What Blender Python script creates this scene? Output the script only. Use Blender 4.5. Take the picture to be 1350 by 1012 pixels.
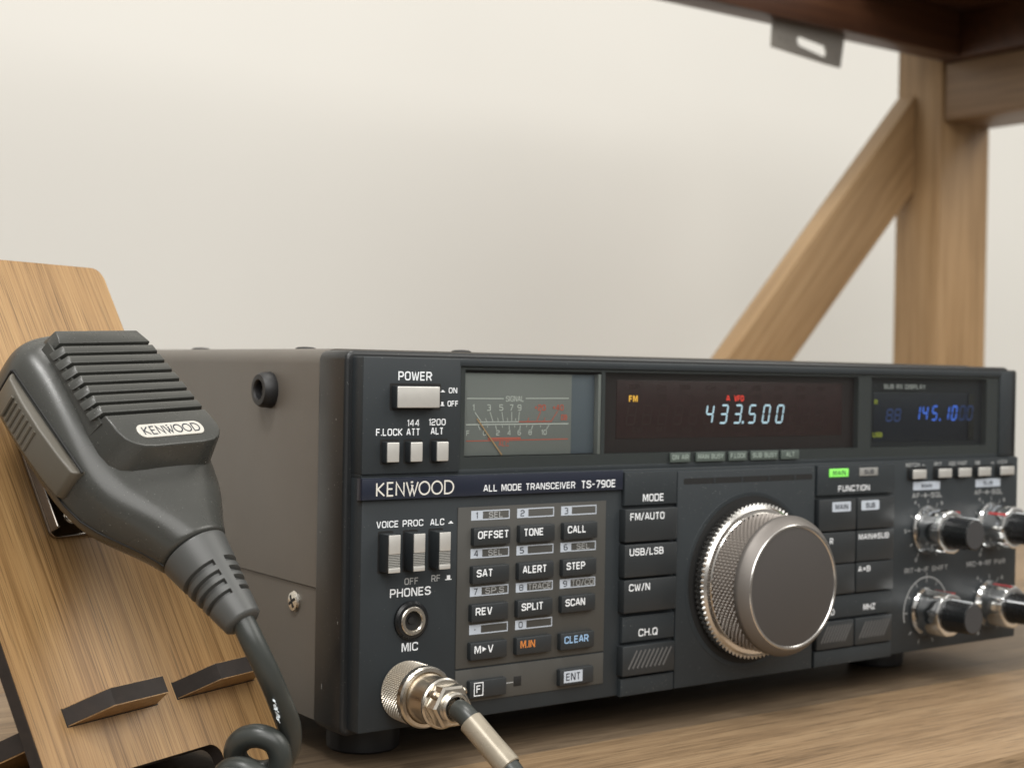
import bpy, bmesh, math, random
from mathutils import Vector, Matrix
random.seed(7)
S = 0.001                       # everything below is in millimetres; origin = lower left corner of the radio's front panel
scene = bpy.context.scene
COL = scene.collection
for o in list(bpy.data.objects): bpy.data.objects.remove(o, do_unlink=True)

# ------------------------------------------------------------------ camera, world, lamps, exposure
CAM = Vector((-227.545, -390.449, 111.631))
R_ = Vector((0.80906712, -0.58744912, 0.01771776)); U_ = Vector((-0.00963407, 0.01688624, 0.999811)); W_ = Vector((0.58763728, 0.80908491, -0.00800258))
cd = bpy.data.cameras.new('camera'); cam = bpy.data.objects.new('camera', cd); COL.objects.link(cam)
m = Matrix((R_, U_, -W_)).transposed().to_4x4(); m.translation = CAM * S
cam.matrix_world = m
cd.sensor_width = 36; cd.lens = 51.668; cd.clip_start = 0.01; cd.clip_end = 60
cd.dof.use_dof = True; cd.dof.focus_distance = 0.437; cd.dof.aperture_fstop = 17.5; cd.dof.aperture_blades = 0
scene.camera = cam

world = bpy.data.worlds.new('World'); scene.world = world; world.use_nodes = True
nt = world.node_tree; bg = nt.nodes['Background']
tc = nt.nodes.new('ShaderNodeTexCoord'); sep = nt.nodes.new('ShaderNodeSeparateXYZ'); rmp = nt.nodes.new('ShaderNodeValToRGB')
mp = nt.nodes.new('ShaderNodeMapRange'); mp.inputs[1].default_value = -1; mp.inputs[2].default_value = 1
nt.links.new(tc.outputs['Generated'], sep.inputs[0]); nt.links.new(sep.outputs[2], mp.inputs[0]); nt.links.new(mp.outputs[0], rmp.inputs[0]); nt.links.new(rmp.outputs[0], bg.inputs[0])
cr = rmp.color_ramp; cr.elements[0].position = 0.0; cr.elements[0].color = (.20, .18, .155, 1); cr.elements[1].position = 1.0; cr.elements[1].color = (1.0, .97, .92, 1)
e = cr.elements.new(.46); e.color = (.26, .23, .20, 1)
e = cr.elements.new(.58); e.color = (.62, .59, .55, 1)
bg.inputs[1].default_value = 0.62

def area(name, loc, target, sx, sy, power, col):
    l = bpy.data.lights.new(name, 'AREA'); l.shape = 'RECTANGLE'; l.size = sx; l.size_y = sy; l.energy = power; l.color = col
    o = bpy.data.objects.new(name, l); COL.objects.link(o); o.location = Vector(loc) * S
    o.rotation_euler = (Vector(target) - Vector(loc)).to_track_quat('-Z', 'Y').to_euler(); return o
area('ceiling_lamp', (150, 60, 1700), (150, 60, 0), .45, .30, 8, (1.0, .97, .92))
area('left_ceiling_lamp', (-760, -420, 1750), (-60, 0, 60), .5, .22, 15, (1.0, .985, .96))
area('room_lamp', (-700, -1700, 1500), (150, 200, 60), 2.2, 1.7, 46, (1.0, .985, .955))
area('side_lamp', (1500, -1000, 1400), (400, 200, 50), 1.6, 1.2, 24, (1.0, .97, .91))
vs = scene.view_settings; vs.view_transform = 'Standard'; vs.look = 'None'; vs.exposure = 0.0; vs.gamma = 1.0
scene.render.engine = 'CYCLES'
cy = scene.cycles; cy.max_bounces = 8; cy.diffuse_bounces = 4; cy.glossy_bounces = 5; cy.transmission_bounces = 4; cy.transparent_max_bounces = 12
cy.sample_clamp_indirect = 4.0; cy.caustics_reflective = False; cy.caustics_refractive = False
try: cy.use_denoising = True
except Exception: pass

# ------------------------------------------------------------------ mesh builder
class MB:
    def __init__(s): s.v = []; s.f = []
    def add(s, vs_, fs_):
        n = len(s.v); s.v += [tuple(p) for p in vs_]; s.f += [tuple(i + n for i in f) for f in fs_]
    def addbm(s, bm):
        bm.verts.index_update(); s.add([v.co[:] for v in bm.verts], [[v.index for v in f.verts] for f in bm.faces]); bm.free()
    def box(s, x0, x1, y0, y1, z0, z1, b=0, seg=2, M=None):
        bm = bmesh.new(); bmesh.ops.create_cube(bm, size=1)
        for v in bm.verts: v.co = Vector(((x0 + x1) / 2 + v.co.x * (x1 - x0), (y0 + y1) / 2 + v.co.y * (y1 - y0), (z0 + z1) / 2 + v.co.z * (z1 - z0)))
        if b: bmesh.ops.bevel(bm, geom=list(bm.edges), offset=b, segments=seg, profile=.5, affect='EDGES', clamp_overlap=True)
        if M: bm.transform(M)
        s.addbm(bm); return s
    def prism(s, poly, y0, y1, b=0, seg=2, M=None):            # outline in (x, z), extruded in y; M maps (x, y, z)
        bm = bmesh.new(); a = [bm.verts.new((x, y0, z)) for x, z in poly]; c = [bm.verts.new((x, y1, z)) for x, z in poly]
        n = len(poly); bm.faces.new(a); bm.faces.new(c[::-1])
        for i in range(n): bm.faces.new((a[i], c[i], c[(i + 1) % n], a[(i + 1) % n]))
        bmesh.ops.recalc_face_normals(bm, faces=bm.faces)
        if b:
            ed = [e_ for e_ in bm.edges if any(abs(f.normal.y) > .9 for f in e_.link_faces)]
            bmesh.ops.bevel(bm, geom=ed, offset=b, segments=seg, profile=.5, affect='EDGES', clamp_overlap=True)
        if M: bm.transform(M)
        s.addbm(bm); return s
    def lathe(s, prof, M, n=64, rfun=None, cap0=True, cap1=True):  # prof [(r, h)], axis = local z of M
        base = []; V = []
        for k, (r, h) in enumerate(prof):
            for i in range(n):
                t = 2 * math.pi * i / n; rr = r if rfun is None else rfun(r, h, t, k)
                V.append(M @ Vector((rr * math.cos(t), rr * math.sin(t), h)))
        F = []
        for k in range(len(prof) - 1):
            for i in range(n):
                j = (i + 1) % n; F.append((k * n + i, k * n + j, (k + 1) * n + j, (k + 1) * n + i))
        if cap0: F.append(tuple(range(n))[::-1])
        if cap1: F.append(tuple((len(prof) - 1) * n + i for i in range(n)))
        s.add(V, F); return s
    def tube(s, pts, r, n=16, caps=True):
        pts = [Vector(p) for p in pts]; T = []
        for i in range(len(pts)):
            a = pts[max(i - 1, 0)]; b = pts[min(i + 1, len(pts) - 1)]; T.append((b - a).normalized())
        up = Vector((0, 0, 1)) if abs(T[0].z) < .9 else Vector((1, 0, 0)); nrm = (up - T[0] * up.dot(T[0])).normalized()
        V = []; F = []
        for i, p in enumerate(pts):
            nrm = (nrm - T[i] * nrm.dot(T[i])).normalized(); bn = T[i].cross(nrm); rr = r(i) if callable(r) else r
            for k in range(n):
                t = 2 * math.pi * k / n; V.append(p + nrm * (rr * math.cos(t)) + bn * (rr * math.sin(t)))
        for i in range(len(pts) - 1):
            for k in range(n):
                j = (k + 1) % n; F.append((i * n + k, i * n + j, (i + 1) * n + j, (i + 1) * n + k))
        if caps: F.append(tuple(range(n))[::-1]); F.append(tuple((len(pts) - 1) * n + k for k in range(n)))
        s.add(V, F); return s
    def knurl(s, M, r, h0, h1, nt, rows, depth):              # crossed diamond pyramids round a cylinder
        st_ = (h1 - h0) / (2 * rows)
        def P(i, k, rr):
            t = math.pi * i / nt; return M @ Vector((rr * math.cos(t), rr * math.sin(t), h0 + st_ * k))
        for k in range(0, 2 * rows + 1):
            for i in range(2 * nt):
                if (i + k) % 2: continue
                lo = r - depth; c = [P(i - 1, k, lo), P(i, max(k - 1, 0), lo), P(i + 1, k, lo), P(i, min(k + 1, 2 * rows), lo)]; pk = [P(i - .28, k, r), P(i, max(k - .28, 0), r), P(i + .28, k, r), P(i, min(k + .28, 2 * rows), r)]
                s.add(c + pk, [(0, 1, 5, 4), (1, 2, 6, 5), (2, 3, 7, 6), (3, 0, 4, 7), (4, 5, 6, 7)])
        return s
    def quad(s, x0, x1, z0, z1, y):
        s.add([(x0, y, z0), (x1, y, z0), (x1, y, z1), (x0, y, z1)], [(0, 1, 2, 3)]); return s
    def poly(s, pts, y):
        s.add([(x, y, z) for x, z in pts], [tuple(range(len(pts)))]); return s
    def stroke(s, pts, t, y, closed=False):                     # flat ribbon in the x-z plane
        P = [Vector((p[0], p[1])) for p in pts]; n = len(P); L = []; Rr = []
        for i in range(n):
            if closed: a, b = P[i - 1], P[(i + 1) % n]
            else: a, b = (P[i - 1] if i else None), (P[i + 1] if i < n - 1 else None)
            d1 = (P[i] - a).normalized() if a is not None else None; d2 = (b - P[i]).normalized() if b is not None else None
            if d1 is None: d1 = d2
            if d2 is None: d2 = d1
            n1 = Vector((-d1.y, d1.x)); n2 = Vector((-d2.y, d2.x)); mm = n1 + n2
            mm = n1 if mm.length < 1e-6 else mm.normalized(); k = 1 / max(mm.dot(n1), .45)
            L.append(P[i] + mm * (t / 2 * k)); Rr.append(P[i] - mm * (t / 2 * k))
        V = [(p.x, y, p.y) for p in L] + [(p.x, y, p.y) for p in Rr]; F = []
        for i in range(n if closed else n - 1):
            j = (i + 1) % n; F.append((n + i, n + j, j, i))
        s.add(V, F); return s
    def build(s, name, mat, parent=None, M=None, ang=32, label=None):
        off = Vector((0, 0, 0))
        bm = bmesh.new()
        loc = parent.get('_base') if parent is not None and parent.get('_base') is not None else None
        b = Vector(loc) if loc is not None else Vector((0, 0, 0))
        Mi = M.inverted() if M is not None else None
        vv = [bm.verts.new((Vector(p) - b) * S if Mi is None else (Mi @ Vector(p)) * S) for p in s.v]
        for f in s.f:
            try: bm.faces.new([vv[i] for i in f])
            except ValueError: pass
        bmesh.ops.recalc_face_normals(bm, faces=bm.faces)
        me = bpy.data.meshes.new(name); bm.to_mesh(me); bm.free()
        for p in me.polygons: p.use_smooth = True
        try: me.set_sharp_from_angle(angle=math.radians(ang))
        except Exception: pass
        me.materials.append(mat)
        o = bpy.data.objects.new(name, me); COL.objects.link(o)
        if M is not None: o.location = (M.translation - b) * S; o.rotation_mode = 'QUATERNION'; o.rotation_quaternion = M.to_quaternion()
        if parent is not None:
            o.parent = parent
            if loc is not None: o['_base'] = list(b)
        if label: o['label'] = label
        ALL.append(o); return o
ALL = []
def thing(name, label, cat, base=(0, 0, 0), rot=None, group=None):
    o = bpy.data.objects.new(name, None); COL.objects.link(o); o.empty_display_size = .02
    if rot is not None:
        M = rot.to_4x4(); M.translation = Vector(base) * S; o.matrix_world = M; o['_base'] = [0.0, 0.0, 0.0]
    else:
        o.location = Vector(base) * S; o['_base'] = [float(q) for q in base]
    o['label'] = label; o['category'] = cat; ALL.append(o); return o
def rrect(x0, x1, z0, z1, r, n=5, corners='1111'):
    P = []
    for (cx_, cz_, a0), on in zip(((x1 - r, z1 - r, 0), (x0 + r, z1 - r, 90), (x0 + r, z0 + r, 180), (x1 - r, z0 + r, 270)), corners):
        if on == '1':
            for i in range(n + 1):
                a = math.radians(a0 + 90 * i / n); P.append((cx_ + r * math.cos(a), cz_ + r * math.sin(a)))
        else:
            P.append((cx_ + (r if a0 in (0, 270) else -r), cz_ + (r if a0 in (0, 90) else -r)))
    return P
def circ(x, z, r, n=24, a0=0, a1=360):
    k = n if a1 - a0 == 360 else n + 1
    return [(x + r * math.cos(math.radians(a0 + (a1 - a0) * i / n)), z + r * math.sin(math.radians(a0 + (a1 - a0) * i / n))) for i in range(k)]
def ax(x, y, z, d=(0, -1, 0)):                                  # matrix whose local z points along d
    M = Vector(d).to_track_quat('Z', 'Y').to_matrix().to_4x4(); M.translation = Vector((x, y, z)); return M

# ------------------------------------------------------------------ squarish stroke lettering
def _rnd(pts, closed=False):
    out = []; n = len(pts)
    for i, p in enumerate(pts):
        if len(p) == 3 and (closed or 0 < i < n - 1):
            q = Vector(p[:2]); a = Vector(pts[i - 1][:2]); b = Vector(pts[(i + 1) % n][:2]); r = p[2]
            da = (a - q); db = (b - q); r1 = min(r, da.length * .5); r2 = min(r, db.length * .5)
            A = q + da.normalized() * r1; B = q + db.normalized() * r2
            for k in range(5):
                t = k / 4; out.append(tuple(A * (1 - t) ** 2 + q * 2 * t * (1 - t) + B * t * t))
        else: out.append(tuple(p[:2]))
    return out
r0 = .3
def O_(w=.8): return [('c', [(0, 0, r0), (w, 0, r0), (w, 1, r0), (0, 1, r0)])]
G = {
 'A': (.8, [[(0, 0), (.33, 1), (.47, 1), (.8, 0)], [(.16, .3), (.64, .3)]]),
 'B': (.76, [('c', [(0, 0), (.76, 0, r0), (.76, .52, .2), (.7, .52, .2), (.7, 1, r0), (0, 1)]), [(.08, .52), (.66, .52)]]),
 'C': (.78, [[(.78, .27), (.78, 0, r0), (0, 0, r0), (0, 1, r0), (.78, 1, r0), (.78, .73)]]),
 'D': (.8, [('c', [(0, 0), (.8, 0, r0), (.8, 1, r0), (0, 1)])]),
 'E': (.7, [[(.7, 0), (0, 0), (0, 1), (.7, 1)], [(.08, .52), (.62, .52)]]),
 'F': (.68, [[(0, -.08), (0, 1), (.68, 1)], [(.08, .5), (.6, .5)]]),
 'G': (.8, [[(.8, .75), (.8, 1, r0), (0, 1, r0), (0, 0, r0), (.8, 0, r0), (.8, .46), (.42, .46)]]),
 'H': (.78, [[(0, -.08), (0, 1.08)], [(.78, -.08), (.78, 1.08)], [(.08, .52), (.7, .52)]]),
 'I': (.02, [[(0, -.08), (0, 1.08)]]),
 'J': (.66, [[(0, .3), (0, 0, r0), (.66, 0, r0), (.66, 1.08)]]),
 'K': (.76, [[(0, -.08), (0, 1.08)], [(.74, 1.06), (.14, .52), (.76, -.06)]]),
 'L': (.66, [[(0, 1.08), (0, 0), (.66, 0)]]),
 'M': (.96, [[(0, -.08), (0, 1), (.14, 1), (.48, .1), (.82, 1), (.96, 1), (.96, -.08)]]),
 'N': (.8, [[(0, -.08), (0, 1), (.1, 1), (.7, 0), (.8, 0), (.8, 1.08)]]),
 'O': (.8, O_()), 'Q': (.8, O_() + [[(.5, .3), (.84, -.1)]]), '0': (.76, O_(.76)),
 'P': (.74, [[(0, -.08), (0, 1), (.74, 1, r0), (.74, .42, r0), (.08, .42)]]),
 'R': (.78, [[(0, -.08), (0, 1), (.76, 1, r0), (.76, .44, r0), (.08, .44)], [(.5, .36), (.78, -.08)]]),
 'S': (.76, [[(.74, .76), (.74, 1, r0), (0, 1, r0), (0, .52, r0), (.76, .52, r0), (.76, 0, r0), (0, 0, r0), (0, .24)]]),
 'T': (.74, [[(0, 1), (.74, 1)], [(.37, .92), (.37, -.08)]]),
 'U': (.8, [[(0, 1.08), (0, 0, r0), (.8, 0, r0), (.8, 1.08)]]),
 'V': (.8, [[(0, 1.06), (.34, 0), (.46, 0), (.8, 1.06)]]),
 'W': (1.1, [[(0, 1.06), (.22, 0), (.33, 0), (.55, .92), (.77, 0), (.88, 0), (1.1, 1.06)]]),
 'X': (.78, [[(0, -.06), (.78, 1.06)], [(0, 1.06), (.36, .55)], [(.42, .45), (.78, -.06)]]),
 'Y': (.78, [[(0, 1.06), (.39, .45), (.78, 1.06)], [(.39, .4), (.39, -.08)]]),
 'Z': (.74, [[(0, 1), (.74, 1), (0, 0), (.74, 0)]]),
 '1': (.24, [[(0, .8), (.24, 1), (.24, -.08)]]),
 '2': (.74, [[(0, .76), (0, 1, r0), (.74, 1, r0), (.74, .52, r0), (0, .46, r0), (0, 0), (.74, 0)]]),
 '3': (.74, [[(0, 1), (.74, 1, r0), (.74, .52, .1), (.3, .52)], [(.66, .45), (.74, .4, .1), (.74, 0, r0), (0, 0)]]),
 '4': (.8, [[(.6, -.08), (.6, 1), (.5, 1), (0, .28), (.8, .28)]]),
 '5': (.74, [[(.7, 1), (0, 1), (0, .56), (.74, .56, r0), (.74, 0, r0), (0, 0, .2), (0, .16)]]),
 '6': (.76, [[(.7, 1), (0, 1, r0), (0, 0, r0), (.76, 0, r0), (.76, .55, r0), (.08, .55)]]),
 '7': (.72, [[(0, 1), (.72, 1), (.24, -.08)]]),
 '8': (.76, [('c', [(0, 0, r0), (.76, 0, r0), (.76, 1, r0), (0, 1, r0)]), [(.08, .53), (.68, .53)]]),
 '9': (.76, [[(.06, 0), (.76, 0, r0), (.76, 1, r0), (0, 1, r0), (0, .45, r0), (.68, .45)]]),
 '.': (.02, [[(0, -.08), (0, .1)]]), '-': (.5, [[(0, .48), (.5, .48)]]), '/': (.5, [[(0, -.12), (.5, 1.12)]]),
 '+': (.6, [[(0, .5), (.6, .5)], [(.3, .2), (.3, .42)], [(.3, .58), (.3, .8)]]),
 '=': (.6, [[(0, .35), (.6, .35)], [(0, .65), (.6, .65)]]), ' ': (.35, []),
 '*': (.2, [('f', [(0, .4), (.2, .4), (.2, .6), (0, .6)])]),
 '>': (.7, [('f', [(0, .1), (.7, .5), (0, .9)])]),
 '#': (.8, [('c', [(.14, .1, .4), (.66, .1, .4), (.66, .9, .4), (.14, .9, .4)]), [(-.1, .5), (.08, .5)], [(.72, .5), (.9, .5)], [(.2, .5), (.6, .5)]]),
 '^': (1.0, [('f', [(-.05, .1), (1.05, .1), (1.05, .26), (-.05, .26)]), ('f', [(.25, .27), (.75, .27), (.75, .52), (.25, .52)])]),
 '~': (1.0, [('f', [(-.05, 0), (1.05, 0), (1.05, .16), (-.05, .16)]), ('f', [(.22, .17), (.78, .17), (.78, .85), (.22, .85)])]),
}
def text_width(s, gap=.36):
    return sum(G[c][0] for c in s) + gap * (len(s) - 1)
def text(mb, s, x, z, w, h, y, t=.158, slant=0, align='l', gap=.36):
    """lettering h tall standing on z; w = full width (None: natural)"""
    k = h * (1 - t); tw = text_width(s, gap); sx = (w - h * t) / tw if w else k * 1.0
    x0 = x + h * t / 2
    if align == 'c': x0 = x - tw * sx / 2
    z0 = z + h * t / 2; pen = 0; lay = 0
    for c in s:
        gw, st = G[c]
        for q in st:
            kind = ''; pts = q
            if isinstance(q, tuple): kind, pts = q
            P = _rnd(pts, kind == 'c') if kind != 'f' else [p[:2] for p in pts]
            P = [(x0 + (pen + px + slant * pz) * sx, z0 + pz * k) for px, pz in P]
            if kind == 'f': mb.poly(P, y - .012 * (lay % 3))
            else: mb.stroke(P, h * t, y - .012 * (lay % 3), kind == 'c')
            lay += 1
        pen += gw + gap
SEG = {'0': 'abcdef', '1': 'bc', '2': 'abged', '3': 'abgcd', '4': 'fgbc', '5': 'afgcd', '6': 'afgedc', '7': 'abc', '8': 'abcdefg', '9': 'abcdfg'}
def seg7(mb, c, x, z, w, h, y, t, sl=.18):
    g = t * .25
    L = {'a': ((0, h), (w, h)), 'd': ((0, 0), (w, 0)), 'g': ((0, h / 2), (w, h / 2)), 'f': ((0, h / 2), (0, h)), 'b': ((w, h / 2), (w, h)), 'e': ((0, 0), (0, h / 2)), 'c': ((w, 0), (w, h / 2))}
    for q in SEG[c]:
        (a, b), (d, e_) = L[q]; A = Vector((a, b)); B = Vector((d, e_)); u = (B - A).normalized() * (t * .62); A += u; B -= u
        n = Vector((-u.y, u.x)).normalized() * t / 2; un = u.normalized() * t / 2
        P = [A - un, A + n, B + n, B + un, B - n, A - n]
        mb.poly([(x + p.x + sl * p.y, z + p.y) for p in P], y)
def logo(mb, x, z, w, h, y, t):
    """the maker's slim sans capitals, with the W crossing in a small peak"""
    def ell(cx_, rx): return [(cx_ + rx * math.cos(2 * math.pi * i / 28), .5 + .5 * math.sin(2 * math.pi * i / 28)) for i in range(28)]
    D = [(5.52, 0)] + [(5.78 + .47 * math.cos(math.radians(a)), .5 + .5 * math.sin(math.radians(a))) for a in range(-90, 91, 12)] + [(5.52, 1)]
    st = [(0, [(0, 0), (0, 1)]), (0, [(.56, 1), (.07, .52), (.6, 0)]), (0, [(1.3, 0), (.84, 0), (.84, 1), (1.3, 1)]), (0, [(.9, .52), (1.24, .52)]),
          (0, [(1.55, 0), (1.55, 1), (2.16, 0), (2.16, 1)]), (0, [(2.36, 1), (2.66, 0), (2.88, .78)]), (0, [(2.78, .80), (3.0, 0), (3.3, 1)]), (0, [(2.70, 1.0), (2.90, 1.0)]),
          (1, ell(3.83, .43)), (1, ell(4.87, .43)), (1, D)]
    sx = (w - t) / 6.25
    for i, (c, P) in enumerate(st):
        mb.stroke([(x + t / 2 + p[0] * sx, z + t / 2 + p[1] * (h - t)) for p in P], t, y - .012 * (i % 3), bool(c))

# ------------------------------------------------------------------ materials
def mat(name, col, rough=.5, metal=0., spec=.5, bump=None, var=None, rvar=None, coat=0, emit=None, estr=0, aniso=0, dust=0):
    m_ = bpy.data.materials.new(name); m_.use_nodes = True; n = m_.node_tree; b = n.nodes['Principled BSDF']
    b.inputs['Base Color'].default_value = (*col, 1); b.inputs['Roughness'].default_value = rough; b.inputs['Metallic'].default_value = metal
    b.inputs['Specular IOR Level'].default_value = spec; b.inputs['Coat Weight'].default_value = coat
    if aniso: b.inputs['Anisotropic'].default_value = aniso
    if emit: b.inputs['Emission Color'].default_value = (*emit, 1); b.inputs['Emission Strength'].default_value = estr
    t = n.nodes.new('ShaderNodeTexCoord')
    def noise(sc, det=3):
        q = n.nodes.new('ShaderNodeTexNoise'); q.inputs['Scale'].default_value = sc; q.inputs['Detail'].default_value = det; n.links.new(t.outputs['Object'], q.inputs['Vector']); return q
    if bump:
        q = noise(bump[0], 2); bp = n.nodes.new('ShaderNodeBump'); bp.inputs['Strength'].default_value = bump[1]; bp.inputs['Distance'].default_value = bump[2] * S
        n.links.new(q.outputs[0], bp.inputs['Height']); n.links.new(bp.outputs[0], b.inputs['Normal'])
    if var:
        q = noise(var[0], 4); mx = n.nodes.new('ShaderNodeMix'); mx.data_type = 'RGBA'
        mx.inputs['A'].default_value = (*[c * (1 - var[1]) for c in col], 1); mx.inputs['B'].default_value = (*[min(1, c * (1 + var[1])) for c in col], 1)
        n.links.new(q.outputs[0], mx.inputs['Factor']); last = mx.outputs['Result']
        if dust:
            q2 = noise(2600, 1); rp = n.nodes.new('ShaderNodeValToRGB'); rp.color_ramp.elements[0].position = .755; rp.color_ramp.elements[1].position = .79
            n.links.new(q2.outputs[0], rp.inputs[0]); m2 = n.nodes.new('ShaderNodeMix'); m2.data_type = 'RGBA'; m2.inputs['B'].default_value = (.3, .3, .28, 1)
            n.links.new(rp.outputs[0], m2.inputs['Factor']); n.links.new(last, m2.inputs['A']); last = m2.outputs['Result']
        n.links.new(last, b.inputs['Base Color'])
    if rvar:
        q = noise(rvar[0], 5); mr = n.nodes.new('ShaderNodeMapRange'); mr.inputs[3].default_value = rough - rvar[1]; mr.inputs[4].default_value = rough + rvar[1]
        n.links.new(q.outputs[0], mr.inputs[0]); n.links.new(mr.outputs[0], b.inputs['Roughness'])
    return m_
M_PANEL = mat('panel_plastic', (.0235, .029, .033), .52, spec=.36, bump=(4200, .25, .05), var=(60, .12), rvar=(90, .07), dust=1)
M_FRAME = mat('frame_plastic', (.0105, .0120, .0132), .36, bump=(4200, .2, .05), var=(50, .15), rvar=(70, .08), dust=1)
M_KEY = mat('key_plastic', (.020, .0235, .026), .43, bump=(5000, .2, .04), var=(80, .1), rvar=(120, .06))
M_NAVY = mat('navy_anodised_bar', (.013, .017, .031), .30, var=(90, .1), rvar=(110, .06))
M_PLATE = mat('keypad_plate_paint', (.060, .059, .054), .5, var=(60, .08), rvar=(90, .05))
M_CASE = mat('case_paint', (.122, .109, .093), .45, bump=(2300, .5, .08), var=(40, .06), rvar=(60, .05))
M_WHITE = mat('white_print', (.82, .85, .88), .5)
M_DIM = mat('grey_print', (.36, .37, .37), .5)
M_LOGO = mat('logo_silver', (.80, .78, .72), .35, metal=.2)
M_ORANGE = mat('orange_print', (.62, .22, .05), .5)
M_BLUEP = mat('blue_print', (.30, .48, .72), .5)
M_DARKP = mat('dark_print', (.03, .035, .045), .5)
M_CHIP = mat('label_white', (.48, .53, .60), .5)
M_SILVER = mat('brushed_silver', (.62, .61, .58), .38, metal=.55, bump=(3000, .15, .03), var=(300, .08))
M_SILVER2 = mat('ribbed_silver', (.40, .40, .38), .42, metal=.5)
M_CHROME = mat('chrome', (.78, .79, .79), .10, metal=1, rvar=(80, .03))
M_NICKEL = mat('nickel', (.68, .64, .57), .24, metal=1, var=(120, .12), rvar=(140, .09))
M_NICKELD = mat('worn_nickel', (.50, .44, .36), .30, metal=1, var=(160, .2), rvar=(180, .1))
M_DIAL = mat('dial_metal', (.18, .165, .152), .48, metal=.6, var=(60, .06))
M_DIALF = mat('dial_face', (.060, .0545, .0515), .55, metal=.15, bump=(5200, .2, .03), var=(30, .04))
M_RING = mat('dial_bright_ring', (.75, .73, .70), .2, metal=1)
M_KNOB = mat('black_knob', (.008, .009, .010), .26, rvar=(200, .08))
M_KNOBF = mat('knob_end', (.04, .04, .042), .55)
M_RUBBER = mat('black_rubber', (.012, .012, .013), .5)
M_MIC = mat('microphone_plastic', (.045, .046, .042), .28, bump=(3200, .3, .05), var=(50, .12), rvar=(80, .10), dust=1)
M_SLOT = mat('dark_slot', (.006, .006, .006), .7)
M_PTT = mat('switch_plastic', (.092, .083, .066), .40, bump=(3500, .2, .04), var=(60, .1), rvar=(90, .06))
M_RELIEF = mat('grey_rubber', (.068, .070, .068), .40, var=(80, .08), rvar=(90, .06))
M_CORD = mat('cord_rubber', (.036, .040, .037), .34, var=(120, .2), rvar=(160, .1))
M_CORDG = mat('cable_grey', (.12, .12, .115), .45)
M_BADGE = mat('badge_silver', (.60, .58, .53), .4, metal=.3)
M_BURNT = mat('laser_burnt_edge', (.018, .012, .009), .7, bump=(1500, .4, .1), var=(300, .5))
M_FLAKE = mat('white_paint_fleck', (.6, .66, .7), .4)
M_DARKMET = mat('polished_steel', (.30, .27, .24), .16, metal=1)
M_STEEL = mat('steel', (.27, .255, .23), .45, metal=.5)
M_BLACK = mat('hazed_backing', (.036, .040, .043), .6)  # grey raised to paint the window's reflected haze behind the lens
M_METERF = mat('meter_face', (.185, .190, .186), .6)
M_METERW = mat('meter_white', (.52, .53, .51), .6)
M_METERR = mat('meter_red', (.52, .12, .085), .6)
M_METERO = mat('meter_needle', (.50, .30, .15), .5)
M_METER_REFL = mat('meter_side_reflection', (.10, .118, .145), .45)  # bluish tint paints the reflection on the meter's side
M_VFD = mat('red_filter', (.030, .0125, .0135), .35, var=(300, .4))
M_SUBF = mat('blue_filter', (.010, .013, .022), .35, var=(300, .3))
M_GHOST = mat('unlit_segments', (.030, .014, .013), .5)
M_E_DIG = mat('lit_digits', (.1, .12, .13), .5, emit=(.62, .86, 1.0), estr=.92)
M_E_AMB = mat('lit_amber', (.1, .06, .02), .5, emit=(1.0, .52, .06), estr=1.0)
M_E_RED = mat('lit_red', (.1, .02, .02), .5, emit=(1.0, .06, .035), estr=.9)
M_E_BLU = mat('lit_blue', (.02, .03, .08), .5, emit=(.07, .22, 1.0), estr=.85)
M_E_BLD = mat('dim_blue', (.02, .03, .06), .5, emit=(.05, .14, .6), estr=.16)
M_E_YEL = mat('lit_yellow_green', (.08, .09, .02), .5, emit=(.5, .55, .05), estr=.35)
M_E_GRN = mat('lit_green_lamp', (.2, .5, .1), .5, emit=(.13, .68, .07), estr=.7)
M_LAMPOFF = mat('unlit_lamp', (.25, .25, .24), .5)
M_CHIPG = mat('indicator_window', (.075, .095, .085), .45)
M_CHIPT = mat('indicator_print', (.26, .31, .28), .5)

def glass_mat():
    m_ = bpy.data.materials.new('smoked_acrylic'); m_.use_nodes = True; n = m_.node_tree; n.nodes.clear()
    out = n.nodes.new('ShaderNodeOutputMaterial'); tr = n.nodes.new('ShaderNodeBsdfTransparent'); tr.inputs[0].default_value = (.90, .92, .91, 1)
    gl = n.nodes.new('ShaderNodeBsdfGlossy'); gl.inputs['Roughness'].default_value = .05; fr = n.nodes.new('ShaderNodeFresnel'); fr.inputs[0].default_value = 1.5
    ge = n.nodes.new('ShaderNodeNewGeometry'); sb = n.nodes.new('ShaderNodeMath'); sb.operation = 'SUBTRACT'; sb.inputs[0].default_value = 1; n.links.new(ge.outputs['Backfacing'], sb.inputs[1]); ml = n.nodes.new('ShaderNodeMath'); ml.operation = 'MULTIPLY'; n.links.new(fr.outputs[0], ml.inputs[0]); n.links.new(sb.outputs[0], ml.inputs[1])
    mx = n.nodes.new('ShaderNodeMixShader'); n.links.new(ml.outputs[0], mx.inputs[0]); n.links.new(tr.outputs[0], mx.inputs[1]); n.links.new(gl.outputs[0], mx.inputs[2]); n.links.new(mx.outputs[0], out.inputs[0])
    return m_
M_GLASS = glass_mat()

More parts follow.
